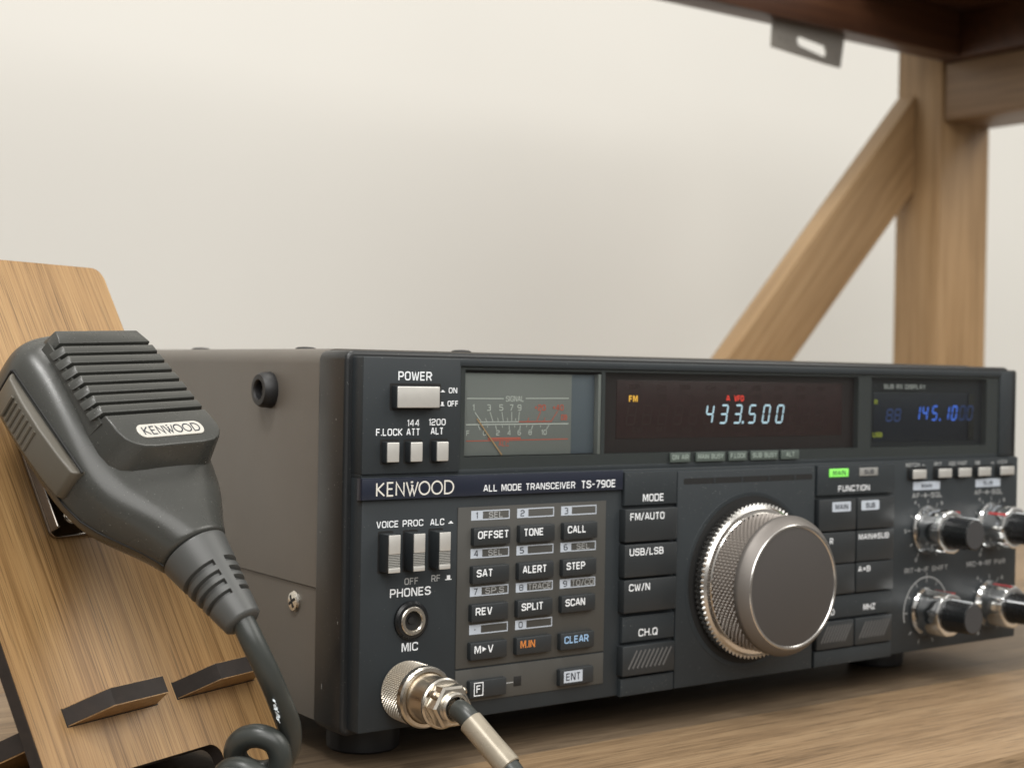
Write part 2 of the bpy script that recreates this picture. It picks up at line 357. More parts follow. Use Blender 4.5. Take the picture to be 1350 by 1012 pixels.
def wood(name, dark, mid, light, axis, fine, coarse, rough=.5, stretch=30, bump=.25, pores=.5, seed=0.):
    """long-grain wood: streaks along one object axis"""
    m_ = bpy.data.materials.new(name); m_.use_nodes = True; n = m_.node_tree; b = n.nodes['Principled BSDF']; b.inputs['Roughness'].default_value = rough
    t = n.nodes.new('ShaderNodeTexCoord'); oi = n.nodes.new('ShaderNodeObjectInfo')
    mpn = n.nodes.new('ShaderNodeMapping'); sc = [1, 1, 1]; sc[axis] = 1 / stretch; mpn.inputs['Scale'].default_value = sc; mpn.inputs['Location'].default_value = (seed, seed * .7, seed * .3)
    n.links.new(t.outputs['Object'], mpn.inputs['Vector'])
    add = n.nodes.new('ShaderNodeVectorMath'); add.operation = 'ADD'; cmb = n.nodes.new('ShaderNodeCombineXYZ')
    for i in range(3): n.links.new(oi.outputs['Random'], cmb.inputs[i])
    n.links.new(mpn.outputs[0], add.inputs[0]); n.links.new(cmb.outputs[0], add.inputs[1])
    def noise(scale, det, rg=.55, dist=0):
        q = n.nodes.new('ShaderNodeTexNoise'); q.inputs['Scale'].default_value = scale; q.inputs['Detail'].default_value = det; q.inputs['Roughness'].default_value = rg; q.inputs['Distortion'].default_value = dist
        n.links.new(add.outputs[0], q.inputs['Vector']); return q
    a = noise(coarse, 4, .6, .3); f = noise(fine, 5, .65); p = noise(fine * 2.6, 2, .5)
    mxv = n.nodes.new('ShaderNodeMath'); mxv.operation = 'MULTIPLY_ADD'; mxv.inputs[1].default_value = .55
    n.links.new(f.outputs[0], mxv.inputs[0]); hm = n.nodes.new('ShaderNodeMath'); hm.operation = 'MULTIPLY'; hm.inputs[1].default_value = .45; n.links.new(a.outputs[0], hm.inputs[0]); n.links.new(hm.outputs[0], mxv.inputs[2])
    rp = n.nodes.new('ShaderNodeValToRGB'); rp.color_ramp.elements[0].position = .34; rp.color_ramp.elements[0].color = (*dark, 1); rp.color_ramp.elements[1].position = .68; rp.color_ramp.elements[1].color = (*light, 1)
    e_ = rp.color_ramp.elements.new(.5); e_.color = (*mid, 1); n.links.new(mxv.outputs[0], rp.inputs[0])
    pr = n.nodes.new('ShaderNodeValToRGB'); pr.color_ramp.elements[0].position = .30; pr.color_ramp.elements[0].color = (1 - pores, 1 - pores, 1 - pores, 1); pr.color_ramp.elements[1].position = .46; pr.color_ramp.elements[1].color = (1, 1, 1, 1)
    n.links.new(p.outputs[0], pr.inputs[0]); ml = n.nodes.new('ShaderNodeMix'); ml.data_type = 'RGBA'; ml.blend_type = 'MULTIPLY'; ml.inputs['Factor'].default_value = 1
    n.links.new(rp.outputs[0], ml.inputs['A']); n.links.new(pr.outputs[0], ml.inputs['B']); n.links.new(ml.outputs['Result'], b.inputs['Base Color'])
    bp = n.nodes.new('ShaderNodeBump'); bp.inputs['Strength'].default_value = bump; bp.inputs['Distance'].default_value = .0004; n.links.new(f.outputs[0], bp.inputs['Height']); n.links.new(bp.outputs[0], b.inputs['Normal'])
    return m_
M_BAMBOO = wood('bamboo', (.17, .088, .031), (.335, .198, .082), (.43, .270, .118), 1, 1500, 300, .38, 95, .12, .55)
M_TABLE = wood('acacia_top', (.135, .085, .044), (.255, .168, .092), (.345, .24, .138), 0, 620, 80, .5, 24, .4, .42)
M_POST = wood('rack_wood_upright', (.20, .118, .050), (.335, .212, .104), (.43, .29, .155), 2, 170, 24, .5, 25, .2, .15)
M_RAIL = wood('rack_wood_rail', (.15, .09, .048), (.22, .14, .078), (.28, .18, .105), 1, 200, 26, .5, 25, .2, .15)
M_SHELF = wood('rack_wood_shaded', (.042, .0165, .008), (.066, .026, .012), (.086, .038, .017), 0, 200, 26, .45, 25, .2, .15)  # shade under the shelf boards painted into the wood colour

# ------------------------------------------------------------------ setting: wall, floor
wm = bpy.data.materials.new('wall_paint'); wm.use_nodes = True; n = wm.node_tree; b = n.nodes['Principled BSDF']; b.inputs['Roughness'].default_value = .85
t = n.nodes.new('ShaderNodeTexCoord'); q = n.nodes.new('ShaderNodeTexNoise'); q.inputs['Scale'].default_value = 1.6; q.inputs['Detail'].default_value = 3; n.links.new(t.outputs['Object'], q.inputs['Vector'])
mx = n.nodes.new('ShaderNodeMix'); mx.data_type = 'RGBA'; mx.inputs['A'].default_value = (.575, .566, .535, 1); mx.inputs['B'].default_value = (.685, .674, .638, 1); n.links.new(q.outputs[0], mx.inputs['Factor']); n.links.new(mx.outputs['Result'], b.inputs['Base Color'])
q2 = n.nodes.new('ShaderNodeTexNoise'); q2.inputs['Scale'].default_value = 500; n.links.new(t.outputs['Object'], q2.inputs['Vector']); bp = n.nodes.new('ShaderNodeBump'); bp.inputs['Strength'].default_value = .15; bp.inputs['Distance'].default_value = .0005
n.links.new(q2.outputs[0], bp.inputs['Height']); n.links.new(bp.outputs[0], b.inputs['Normal'])
w = MB().box(-1500, 3500, 620, 700, -780, 2200).build('wall', wm); w['kind'] = 'structure'; w['label'] = 'plain cream painted wall behind the radio'
fl = MB().box(-2500, 3500, -3000, 620, -860, -780).build('floor', mat('floor_tile', (.45, .43, .40), .5, var=(3, .08))); fl['kind'] = 'structure'; fl['label'] = 'pale grey floor below the wooden top'

# ------------------------------------------------------------------ wooden rack
ZT = -13.0
rack = thing('wooden_rack', 'brown wooden rack with plank top, diagonal brace and upper shelf, under the radio', 'shelving rack', (250, 120, -780))
yy = -95.5
M_TABLE_SHADED = wood('acacia_top_shaded', (.050, .034, .021), (.108, .076, .047), (.170, .124, .079), 0, 620, 80, .5, 24, .4, .42)  # darker plank; its colour also holds the radio's shade on the table
for wd in (87, 90, 90, 90, 90, 70):
    y1 = yy + wd - .5
    if y1 > 425: y1 = 425
    MB().box(-520, 860, yy, y1, ZT - 24, ZT + (.9 if yy < -90 else 0), .5, 2).build('plank', M_TABLE_SHADED if yy > -20 and yy < 20 else M_TABLE, rack); yy += wd
MB().box(698, 757.5, 330.2, 373, ZT + .1, 388, 1.2).build('post', M_POST, rack)
MB().box(698, 757.5, 332, 371, -779, ZT - 24.2, 1.2).build('post', M_POST, rack)
for px_ in (-500, 800):
    MB().box(px_, px_ + 45, -80, -36, -779, ZT - 24.2, 1.2).build('leg', M_POST, rack)
MB().box(-500, -455, 330, 373, -779, ZT - 24.2, 1.2).build('leg', M_POST, rack)
MB().prism([(697.6, 332.5), (697.6, 258), (577.6 - 132, 0), (577.6 - 132 - 62, 0)], 355, 373, .8).build('brace', M_POST, rack, M=ax(600, 364, 215, (187.5, 0, 203)))
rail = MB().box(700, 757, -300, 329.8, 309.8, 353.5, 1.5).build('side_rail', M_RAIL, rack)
hm_ = MB().lathe([(5, 0), (4, -.1)], ax(724, 268, 309.7, (0, 0, -1)), 20).build('bolt_hole', M_SLOT, rail)
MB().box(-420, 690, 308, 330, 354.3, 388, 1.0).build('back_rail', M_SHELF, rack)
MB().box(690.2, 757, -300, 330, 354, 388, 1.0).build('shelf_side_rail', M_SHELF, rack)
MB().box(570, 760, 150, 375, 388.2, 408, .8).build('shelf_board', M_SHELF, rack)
br = MB()
def brk():
    bm = bmesh.new(); out = [(501.2, 356), (500.2, 335.8), (503, 334.8), (568.8, 330.7), (573, 356)]
    hole = [(527, 344.8)] + [(529 + 3 * math.cos(math.radians(a)), 345.6 + 3 * math.sin(math.radians(a))) for a in range(200, 60, -20)]
    return out
# plate with an oblong hole: two half outlines joined round the hole
hx0, hx1, hz0, hz1 = 524, 555, 340.2, 347.0
def hz(x, base): return base - (x - 524) * .10
hole = [(hx0 + 2, hz(hx0, hz0)), (hx1 - 2, hz(hx1, hz0) - 1.5), (hx1, hz(hx1, hz0) + 2), (hx1 - 2, hz(hx1, hz1)), (hx0 + 2, hz(hx0, hz1)), (hx0, hz(hx0, hz0) + 3.5)]
br.prism([(501.2, 356), (500.2, 336), (hx0, 334), (hole[5][0], hole[5][1]), (hole[4][0], hole[4][1]), (hole[4][0], 356)], 317.5, 319.5)
br.prism([(hole[4][0], 356), hole[4], hole[3], (hole[3][0], 356)], 317.5, 319.5)
br.prism([(hx0, 334), (hole[1][0], 331.6), hole[1], hole[0], hole[5]], 317.5, 319.5)
br.prism([(hole[3][0], 356), hole[3], hole[2], hole[1], (hole[1][0], 331.6), (568.8, 330.7), (573, 356)], 317.5, 319.5)
for hx_ in (508, 514.5, 563):
    br.lathe([(1.6, 0), (1.6, .4)], ax(hx_, 317.4, 343.5 - (hx_ - 505) * .08), 12)
br.build('metal_bracket', M_STEEL, rack)

# ------------------------------------------------------------------ the radio
radio = thing('radio_transceiver', 'dark grey desktop radio transceiver with lit frequency displays and a big tuning dial', 'radio', (165, 170, ZT))
# case: upper cover a little proud of the lower tray
cs = MB(); prof = rrect(-1.2, 331.2, 41.6, 118.2, 5, 4, '1100')
cs.prism(prof, 24.5, 325, 0); case = cs.build('case', M_CASE, radio)
MB().prism([(-.5, -1), (330.5, -1), (330.5, 41.2), (-.5, 41.2)], 24.5, 322).build('case_tray', M_CASE, case)
def screw(parent, x, y, z, d, r, mt=M_NICKEL):
    s_ = MB().lathe([(r, 0), (r, .5), (r * .86, 1.1), (r * .5, 1.35), (0.01, 1.4)], ax(x, y, z, d), 24, cap1=False).build('case_screw', mt, parent)
    c = MB(); A = ax(x, y, z, d) @ Matrix.Rotation(.5, 4, 'Z')
    c.box(-r * .62, r * .62, -r * .13, r * .13, 1.36, 1.45, M=A); c.box(-r * .13, r * .13, -r * .62, r * .62, 1.37, 1.46, M=A); c.build('screw_recess', M_SLOT, s_)
TOPS = ((12, 147), (12, 60.5), (60, 36))
screw(radio, -.5, 41.3, 35.2, (-1, 0, 0), 3.5)
screw(radio, -.5, 290, 35.2, (-1, 0, 0), 3.5)
for (x, y) in TOPS:
    MB().lathe([(3.6, 0), (3.5, .5), (2.6, .9), (.01, 1.05)], ax(x, y, 118.1, (0, 0, 1)), 20, cap1=False).build('case_screw', M_RUBBER, radio)
st = MB().lathe([(6.0, 0), (6.2, .6), (5.9, 3.5), (5.2, 4.6), (3.6, 4.7), (3.2, 4.2), (3.0, 1.5), (0.01, 1.4)], ax(-1.1, 60.5, 104.2, (-1, 0, 0)), 36, cap1=False).build('rubber_stud', M_RUBBER, radio)
MB().lathe([(1.7, 1.45), (1.7, 2.6), (.01, 2.7)], ax(-1.1, 60.5, 104.2, (-1, 0, 0)), 20, cap1=False).build('stud_screw', M_DARKMET, st)
for fx, fy in ((20, 31), (283, 37), (20, 285), (310, 285)):
    MB().lathe([(11.2, 0), (12, .8), (12.2, 6), (11.6, 10.5), (11.6, 12.6)], ax(fx, fy, ZT, (0, 0, 1)), 40, rfun=lambda r, h, t, k: r * (1 - .02 * (math.sin(t * 12) > .8))).build('rubber_foot', M_RUBBER, radio)
# front frame
frm = MB(); frm.prism(rrect(-2.6, 333.2, -2.2, 117.6, 3.0, 4), 6.6, 24.4, 1.3, 3)
frame = frm.build('front_frame', M_FRAME, radio)
MB().box(333.3, 338.8, 6.8, 24.2, 75.2, 116.4, 1.0).build('frame_ear', M_FRAME, frame)
for (x, y, z, a_, b_) in ((-2.72, 18.5, 11.5, .25, 1.0), (-2.72, 12, 96, .2, .4), (-2.72, 21, 60, .18, .3), (-2.72, 9, 33, .2, .5), (-2.72, 16, 74, .15, .25)):
    nk = MB(); nk.lathe([(.01, -.1), (1, 0), (.01, .1)], Matrix.Translation((x, y, z)) @ Matrix.Rotation(math.pi / 2, 4, 'Y') @ Matrix.Diagonal((b_, a_, .4, 1)), 7, cap0=False, cap1=False)
    nk.build('paint_chip', M_LAMPOFF, frame)
# front panel, with the window opening
WX0, WX1, WZ0, WZ1 = 36.0, 317.4, 80.2, 113.2
fp = MB()
fp.box(-.2, WX0, 0, 8, 79.3, 115.7, .6)
fp.box(WX0 - 1, WX1 + 1, 0, 8, WZ1, 115.7, .5)
fp.box(WX1, 326, 0, 8, 79.3, 115.7, .6)
fp.box(0, 326, .8, 8, 78.2, WZ0, .3)
fp.box(0, 331, 0, 8, -.2, 78.6, .6)
fp.box(WX0 - 1, WX1 + 1, 6.4, 8, WZ0 - 1, WZ1 + 1)
panel = fp.build('front_panel', M_PANEL, radio)
def ptext(mt, *a, **k):
    q_ = MB(); text(q_, *a, **k); q_.build('lettering', mt, panel)
# window: interior, meter, displays, lens
bk = MB()
bk.box(WX0, WX1, 1.0, 6.2, WZ0 - .4, 84.0); bk.box(WX0, WX1, 1.0, 6.2, 112.2, WZ1 + .4)
for a_, b_ in ((WX0, 38.2), (95.0, 96.6), (227.0, 234.6), (309.2, WX1)): bk.box(a_, b_, 1.0, 6.2, 84.0, 112.2)
bk.box(WX0, WX1, 5.8, 6.3, 84, 112.2); bk.build('display_backing', M_BLACK, panel)
meter = MB().box(38.4, 83.2, 2.6, 5.5, 84.2, 111.2, .2).build('signal_meter', M_METERF, radio)
MB().box(83.3, 93.6, 3.2, 5.5, 84.2, 111.2, .2).build('meter_reflection', M_METER_REFL, meter)  # side strip coloured as the bluish reflection beside the dial face
MB().box(93.7, 95.0, 1.2, 5.5, 84.0, 111.4, .15).build('meter_highlight', M_METERF, meter)  # thin pale strip painted in for the reflected highlight line
mw = MB(); mr_ = MB(); Y = 2.52
def st2(mb, a, b_, tt=.28, l=0): mb.stroke([a, b_], tt, Y - .012 * l)
st2(mw, (40, 102.9), (54.6, 102.9), .35); st2(mw, (63.6, 103), (81.9, 103.1), .35); text(mw, 'SIGNAL', 59.2, 101.9, 7.4, 1.9, Y, .15, align='c')
for s_, x in (('1', 42.6), ('3', 48.7), ('5', 53.7), ('7', 57.8), ('9', 61.1)): text(mw, s_, x, 98.9, None, 2.1, Y, .16, align='c')
for s_, x in (('+20', 69.7), ('+40', 77.3)): text(mr_, s_, x, 98.9, 4.8, 2.1, Y, .18, align='c')
for a, b_ in (((43.1, 98.5), (45.7, 95.5)), ((49.2, 98.5), (50.4, 95.5)), ((54, 98.5), (54.6, 95.5)), ((58, 98.5), (58, 95.5)), ((61.1, 98.5), (60.8, 95.5))): st2(mw, a, b_, .3)
for a, b_ in (((47.4, 96.4), (47.9, 95.5)), ((52.3, 96.6), (52.6, 95.5)), ((56.2, 96.6), (56.4, 95.5)), ((59.6, 96.5), (59.6, 95.5))): st2(mw, a, b_, .24)
for a, b_ in (((70, 98.7), (68.4, 95.5)), ((77.1, 98.7), (74.6, 95.5)), ((65, 96.6), (64.6, 95.5)), ((71.8, 96.6), (71.4, 95.5))): st2(mr_, a, b_, .3)
st2(mw, (44.4, 95.25), (60.9, 95.25), .34, 1); st2(mr_, (60.95, 95.25), (74.8, 95.3), .34, 1); text(mr_, 'dB'.upper(), 80.0, 95.7, 2.6, 1.9, Y, .17, align='c')
st2(mw, (39.8, 94.4), (81.9, 94.5), .4)
for i, (a, b_) in enumerate((((44.6, 94.1), (45.4, 92.6)), ((51.5, 94.1), (51.9, 92.7)), ((57, 94.1), (57.1, 92.7)), ((61.6, 94.1), (61.4, 92.7)), ((66.8, 94.1), (66.2, 92.7)), ((73.6, 94.1), (72.5, 92.7)))): st2(mw, a, b_, .3)
for x in (48.3, 54.3, 59.3, 64.2, 70): st2(mw, (x, 94.1), (x, 93.4), .24)
for s_, x in (('F', 40.6), ('0', 47.2), ('2', 52.5), ('4', 57.1), ('6', 61.2), ('8', 65.7), ('10', 71.5)): text(mw, s_, x, 90.8, None, 1.75, Y, .16, align='c')
st2(mr_, (39.9, 89.1), (81.8, 89.3), .3); mr_.quad(48.5, 61.8, 89.5, 90.1, Y - .02); text(mr_, 'ALC', 54.9, 87.2, 4.2, 1.7, Y, .15, align='c')
mw.build('meter_scale', M_METERW, meter); mr_.build('red_meter_scale', M_METERR, meter)
nd = MB(); nd.stroke([(43.8, 96.4), (54.0, 84.4)], .34, 2.1); nd.stroke([(54.0, 84.3), (43.8, 96.3)], .34, 2.2); nd.build('needle', M_METERO, meter)
disp = MB().box(103.6, 220, 3.2, 5.6, 89.0, 109.6, .2).build('main_display', M_VFD, radio); Y = 3.1
MB().box(96.7, 226.9, 3.4, 5.7, 84.1, 112.1).build('display_surround', mat('surround_dark', (.018, .0115, .0125), .45), disp)
gh = MB()
for k in range(14):
    seg7(gh, '8', 108.0 + k * 7.4, 94.0, 3.7, 6.6, Y + .03, .5)
for z in (91.2, 103.0, 106.4):
    for k in range(9): text(gh, random.choice(['VFO', 'USB', 'CW', 'SAT', 'CH', 'DUP']), 109 + k * 12 + random.random() * 2, z, 4.6, 1.8, Y + .03, .18)
gh.build('unlit_segment', M_GHOST, disp)
dg = MB()
for k, ch in enumerate('433500'):
    seg7(dg, ch, (146.0, 153.2, 160.4, 167.9, 175.4, 182.7)[k], 94.3, 3.2, 6.5, Y, .66)
dg.poly([(164.7, 94.0), (165.6, 94.0), (165.7, 94.9), (164.8, 94.9)], Y)
dg.build('frequency_digits', M_E_DIG, disp)
a_ = MB(); text(a_, 'FM', 109.2, 101.9, 4.0, 2.3, Y, .2); a_.build('mode_indicator', M_E_AMB, disp)
a_ = MB(); text(a_, 'A', 156.4, 102.3, 2.0, 2.2, Y, .2); text(a_, 'VFO', 160.5, 102.3, 5.0, 2.2, Y, .2); a_.build('band_indicator', M_E_RED, disp)
sub = MB().box(238.6, 303.6, 3.2, 5.6, 86.0, 106.2, .2).build('sub_display', M_SUBF, radio)
MB().box(234.7, 309.1, 3.4, 5.7, 84.1, 112.1).build('display_surround', mat('surround_blue', (.014, .016, .021), .45), sub)
MB().box(299.5, 303.4, 2.9, 3.1, 86.4, 105.8, .05).build('filter_edge', M_SLOT, sub)
sw_ = MB(); text(sw_, 'SUB RX DISPLAY', 242.2, 107.6, 26, 1.9, 1.0, .2); sw_.build('display_lettering', M_DIM, panel)
sd = MB()
for k, ch in enumerate('14510'): seg7(sd, ch, (264.0, 269.0, 275.2, 283.0, 288.2)[k], 94.9, 2.9, 5.6, Y, .7)
sd.poly([(280.2, 94.5), (281, 94.5), (281.1, 95.3), (280.3, 95.3)], Y); sd.build('frequency_digits', M_E_BLU, sub)
sd = MB()
for k, ch in enumerate('00'): seg7(sd, ch, (293.6 - .2, 298.6 - 1)[k], 94.9, 3.3, 5.6, Y - (0 if k == 0 else .65), .7)
sd.build('dim_digits', M_E_BLD, sub); sd = MB()
for k, ch in enumerate('88'): seg7(sd, ch, (246.4, 251.4)[k], 94.6, 3.3, 4.6, Y, .7)
sd.build('unlit_digits', M_E_BLD, sub)
a_ = MB(); text(a_, 'R', 239.0, 101.2, 2.0, 2.0, Y, .22); text(a_, 'USB', 238.4, 88.0, 5.8, 2.0, Y, .22); a_.build('mode_indicator', M_E_YEL, sub)
a_ = MB()
for k in range(9): text(a_, random.choice('ILT7J1'), 258 + k * 4.8, 87.8, None, 1.5, Y, .15)
a_.build('unlit_segment', M_SUBF, sub)
MB().box(WX0 + .1, WX1 - .1, .4, .9, WZ0 + .1, WZ1 - .1).build('display_window', M_GLASS, radio)
# indicator chips under the displays
for s_, x0, x1 in (('ON AIR', 126.4, 136.0), ('MAIN BUSY', 138.9, 153.3), ('F.LOCK', 155.3, 164.6), ('SUB BUSY', 166.6, 181.1), ('ALT', 182.7, 192.5)):
    ch = MB().box(x0, x1, -.1, .5, 80.5, 83.9, .08).build('status_indicator', M_CHIPG, radio)
    q = MB(); text(q, s_, (x0 + x1) / 2, 81.4, min(x1 - x0 - 1.6, text_width(s_) * 1.6), 1.8, -.16, .2, align='c'); q.build('legend', M_CHIPT, ch)
# push buttons upper left
def push(name, x0, x1, z0, z1, d, parent=radio, m1=M_KEY, m2=M_SILVER, curve=0):
    b_ = MB().box(x0, x1, -d, 1, z0, z1, .25).build(name, m1, parent)
    c = MB().box(x0 + .15, x1 - .15, -d - .55, -d + .1, z0 + .15, z1 - .15, .3, 3).build('button_cap', m2, b_); return b_
def well(x0, x1, z0, z1, parent): return MB().prism(rrect(x0, x1, z0, z1, .5, 3), -.04, .4).build('button_well', M_SLOT, parent)
well(9.3, 28.2, 99.1, 107.6, panel); push('power_button', 10.0, 25.8, 99.9, 106.8, 3.0)
for x in (6.7, 15.2, 24.9):
    well(x - .6, x + 6.2, 82.4, 90.2, panel); push('push_button', x, x + 4.6, 83.1, 89.5, 2.9)
ptext(M_WHITE, 'POWER', 12.3, 108.5, 12.4, 2.8, -.05); ptext(M_WHITE, '^ ON', 28.0, 104.6, 6.4, 1.8, -.05); ptext(M_WHITE, '~ OFF', 28.0, 100.4, 6.9, 1.8, -.05)
ptext(M_WHITE, 'F.LOCK', 4.6, 91.3, 9.6, 2.2, -.05); ptext(M_WHITE, 'ATT', 15.6, 91.3, 5.0, 2.2, -.05); ptext(M_WHITE, '144', 15.8, 94.2, 4.6, 2.1, -.05)
ptext(M_WHITE, 'ALT', 24.6, 91.5, 4.8, 2.2, -.05); ptext(M_WHITE, '1200', 23.8, 94.4, 6.4, 2.1, -.05)
# name bar
bar = MB().prism([(-.9, 71.6), (103.4, 71.6), (103.4, 78.3), (-.9, 78.3)], -1.6, 2, .5, 2).build('name_bar', M_NAVY, radio)
q = MB(); logo(q, 4.0, 72.6, 28.8, 4.5, -1.66, .52); q.build('maker_lettering', M_LOGO, bar)
q = MB(); text(q, 'ALL MODE TRANSCEIVER', 44.2, 72.9, 37.8, 2.2, -1.66, .15); text(q, 'TS-790E', 84.6, 72.7, 15.2, 2.6, -1.66, .16); q.build('model_lettering', M_WHITE, bar)
# slide style switches
ptext(M_WHITE, 'VOICE', 5.3, 62.8, 8.0, 2.1, -.05); ptext(M_WHITE, 'PROC', 14.8, 62.8, 7.6, 2.1, -.05); ptext(M_WHITE, 'ALC ^', 25.0, 62.7, 8.8, 2.1, -.05)
ptext(M_DIM, 'OFF', 15.8, 44.6, 5.2, 2.1, -.05); ptext(M_DIM, 'RF', 25.8, 44.9, 3.4, 2.1, -.05); ptext(M_WHITE, '~', 31.0, 44.9, 2.6, 2.1, -.05)
for x in (6.4, 15.4, 24.9):
    well(x - .5, x + 5.0, 48.6, 61.8, panel)
    b_ = MB().box(x, x + 4.3, -5.4, 1, 49.4, 61.2, .35).build('lever_switch', M_KEY, radio)
    MB().box(x + .1, x + 4.2, -5.9, -5.35, 55.2, 61.1, .2).build('switch_face', M_SILVER, b_)
    MB().box(x + .1, x + 4.2, -5.9, -5.35, 49.5, 51.0, .15).build('switch_face', M_SILVER, b_)
    r_ = MB()
    for k in range(8): r_.box(x + .1, x + 4.2, -5.75, -5.35, 51.05 + k * .52, 51.05 + k * .52 + .34, .06, 1)
    r_.build('switch_grip', M_SILVER2, b_)
ptext(M_WHITE, 'PHONES', 10.6, 40.9, 15.0, 2.7, -.05); ptext(M_WHITE, 'MIC', 15.2, 23.7, 6.0, 2.7, -.05)
jack = MB().lathe([(6.1, -.5), (6.1, 1.0), (5.4, 1.7), (4.6, 1.8), (4.5, 1.2)], ax(18.2, 0, 33.4), 48, cap1=False).build('phones_jack', M_KNOB, radio)
MB().lathe([(4.5, 1.0), (4.5, 2.0), (4.2, 2.3), (3.3, 2.3), (3.0, 1.9), (2.9, -.4)], ax(18.2, 0, 33.4), 48, cap0=False, cap1=False).build('jack_ring', M_NICKEL, jack)
MB().lathe([(2.95, .1), (1.2, .12), (1.1, .7), (.01, .75)], ax(18.2, -.05, 33.4), 24, cap1=False).build('jack_socket', M_SLOT, jack)
# keypad
pad = MB(); pad.box(35.4, 96.8, -.35, .5, 16.2, 68.0, .1); pad.box(35.4, 96.8, -.35, .5, 5.0, 15.6, .1)
keypad = pad.build('keypad_plate', M_PLATE, radio)
KX = (40.4, 58.75, 77.1); KZ = [61.3 - 12.3 * k for k in range(5)]
NL = [[('1', 'SEL'), ('2', ''), ('3', '')], [('4', 'SEL'), ('5', ''), ('6', 'SEL')], [('7', 'SP.S'), ('8', 'TRACE'), ('9', 'TO/CO')], [('*', ''), ('0', ''), None]]
fr_ = MB(); nb_ = MB(); ft = MB()
for r_i in range(4):
    for c_i in range(3):
        it = NL[r_i][c_i]
        if not it: continue
        x = KX[c_i] + .05; z1 = 66.75 - 12.3 * r_i; z0 = z1 - 3.1
        fr_.quad(x, x + 4.6, z0, z1, -.38); fr_.stroke([(x + 4.6, z0 + .15), (x + 15.15, z0 + .15), (x + 15.15, z1 - .15), (x + 4.6, z1 - .15)], .37, -.38)
        text(nb_, it[0], x + 2.2, z0 + .5, None, 2.1, -.42, .15, align='c')
        if it[1]: text(ft, it[1], x + 9.8, z0 + .55, {4: 7.4, 3: 5.6, 5: 9.6}[len(it[1])], 2.0, -.38, .15, align='c')
fr_.build('number_frame', M_CHIP, keypad); nb_.build('number_lettering', M_DARKP, keypad); ft.build('frame_lettering', M_DIM, keypad)
KEYS = [['OFFSET', 'TONE', 'CALL'], ['SAT', 'ALERT', 'STEP'], ['REV', 'SPLIT', 'SCAN'], ['M>V', 'M.IN', 'CLEAR'], ['F', None, 'ENT']]
KWID = {'OFFSET': 12.2, 'TONE': 8.1, 'CALL': 7.9, 'SAT': 6.3, 'ALERT': 9.9, 'STEP': 7.9, 'REV': 6.5, 'SPLIT': 8.9, 'SCAN': 8.4, 'M>V': 7.4, 'M.IN': 6.0, 'CLEAR': 10.4}
for r_i in range(5):
    for c_i in range(3):
        s_ = KEYS[r_i][c_i]
        if not s_: continue
        x = KX[c_i] - (.2 * r_i if r_i < 4 else .6); z1 = KZ[r_i] - (.25 if c_i == 2 and r_i == 3 else 0); z0 = z1 - 5.7
        well(x - .5, x + 15.6, z0 - .6, z1 + .6, keypad)
        k = MB().box(x, x + 14.6, -2.3, .5, z0, z1, .45, 2).build('key', M_KEY, radio)
        q = MB()
        if s_ == 'F':
            text(q, 'F', x + 3.4, z0 + 1.8, None, 2.4, -2.36, .15, align='c'); q.stroke([(x + 1.7, z0 + .9), (x + 5.1, z0 + .9), (x + 5.1, z0 + 5.0), (x + 1.7, z0 + 5.0)], .32, -2.36, True); q.build('legend', M_WHITE, k)
        elif s_ == 'ENT':
            q.quad(x + 1.6, x + 9.6, z0 + 1.0, z0 + 4.9, -2.34); q.build('legend_patch', M_CHIP, k); q = MB(); text(q, 'ENT', x + 5.6, z0 + 1.7, 6.2, 2.5, -2.38, .15, align='c'); q.build('legend', M_DARKP, k)
        else:
            text(q, s_, x + 1.5, z0 + 2.2, KWID[s_], 2.45, -2.36, .17); q.build('legend', M_ORANGE if s_ == 'M.IN' else M_BLUEP if s_ == 'CLEAR' else M_WHITE, k)
q = MB(); q.stroke([(55.3, 9.6), (58.4, 9.6)], .35, -.38); q.build('key_pointer', M_DIM, keypad)
lamp = MB().box(58.6, 61.6, -.5, .3, 8.2, 11.4, .1).build('key_lamp', M_SLOT, keypad)
# mode column
P1 = -1.8
mc = MB(); mc.prism([(103.9, 66.0), (128.3, 66.0), (128.3, 77.6), (103.9, 77.6)], P1, .5, .4); modecap = mc.build('mode_heading', M_PANEL, radio)
q = MB(); text(q, 'MODE', 112.2, 67.2, 9.8, 2.6, P1 - .05); q.build('legend', M_WHITE, modecap)
for z1, s_, wd in ((64.9, 'FM/AUTO', 15.8), (52.6, 'USB/LSB', 15.6), (40.3, 'CW/N', 9.6)):
    k = MB().box(103.1, 127.4, -3.4, .5, z1 - 11.5, z1, .5).build('mode_key', M_KEY, radio)
    q = MB(); text(q, s_, 105.2, z1 - 3.9, wd, 2.5, -3.46); q.build('legend', M_WHITE, k)
cq = MB().prism([(103.9, 18.4), (128.2, 18.4), (128.2, 27.4), (103.9, 27.4)], P1, .5, .4).build('channel_heading', M_PANEL, radio)
q = MB(); text(q, 'CH.Q', 111.3, 20.0, 8.8, 2.6, P1 - .05); q.build('legend', M_WHITE, cq)
def hatch(mb, x0, x1, z0, z1, y, nl, tt):
    dx = (z1 - z0) * .62; stp = (x1 - x0 - dx) / (nl - 1)
    for i in range(nl):
        a = x0 + i * stp; mb.stroke([(a, z0), (a + dx, z1)], tt, y)
k = MB().box(103.0, 127.2, -3.4, .5, 6.9, 17.4, .5).build('channel_key', M_KEY, radio)
q = MB(); hatch(q, 105.6, 125.4, 9.4, 15.6, -3.46, 9, .75); q.build('hatching', M_DIM if False else mat('hatch_grey', (.10, .10, .10), .6), k); M_HATCH = bpy.data.materials['hatch_grey']
MB().prism([(103.6, -.3), (128.2, -.3), (128.2, 5.9), (103.6, 5.9)], P1, .5, .4).build('panel_foot', M_PANEL, radio)
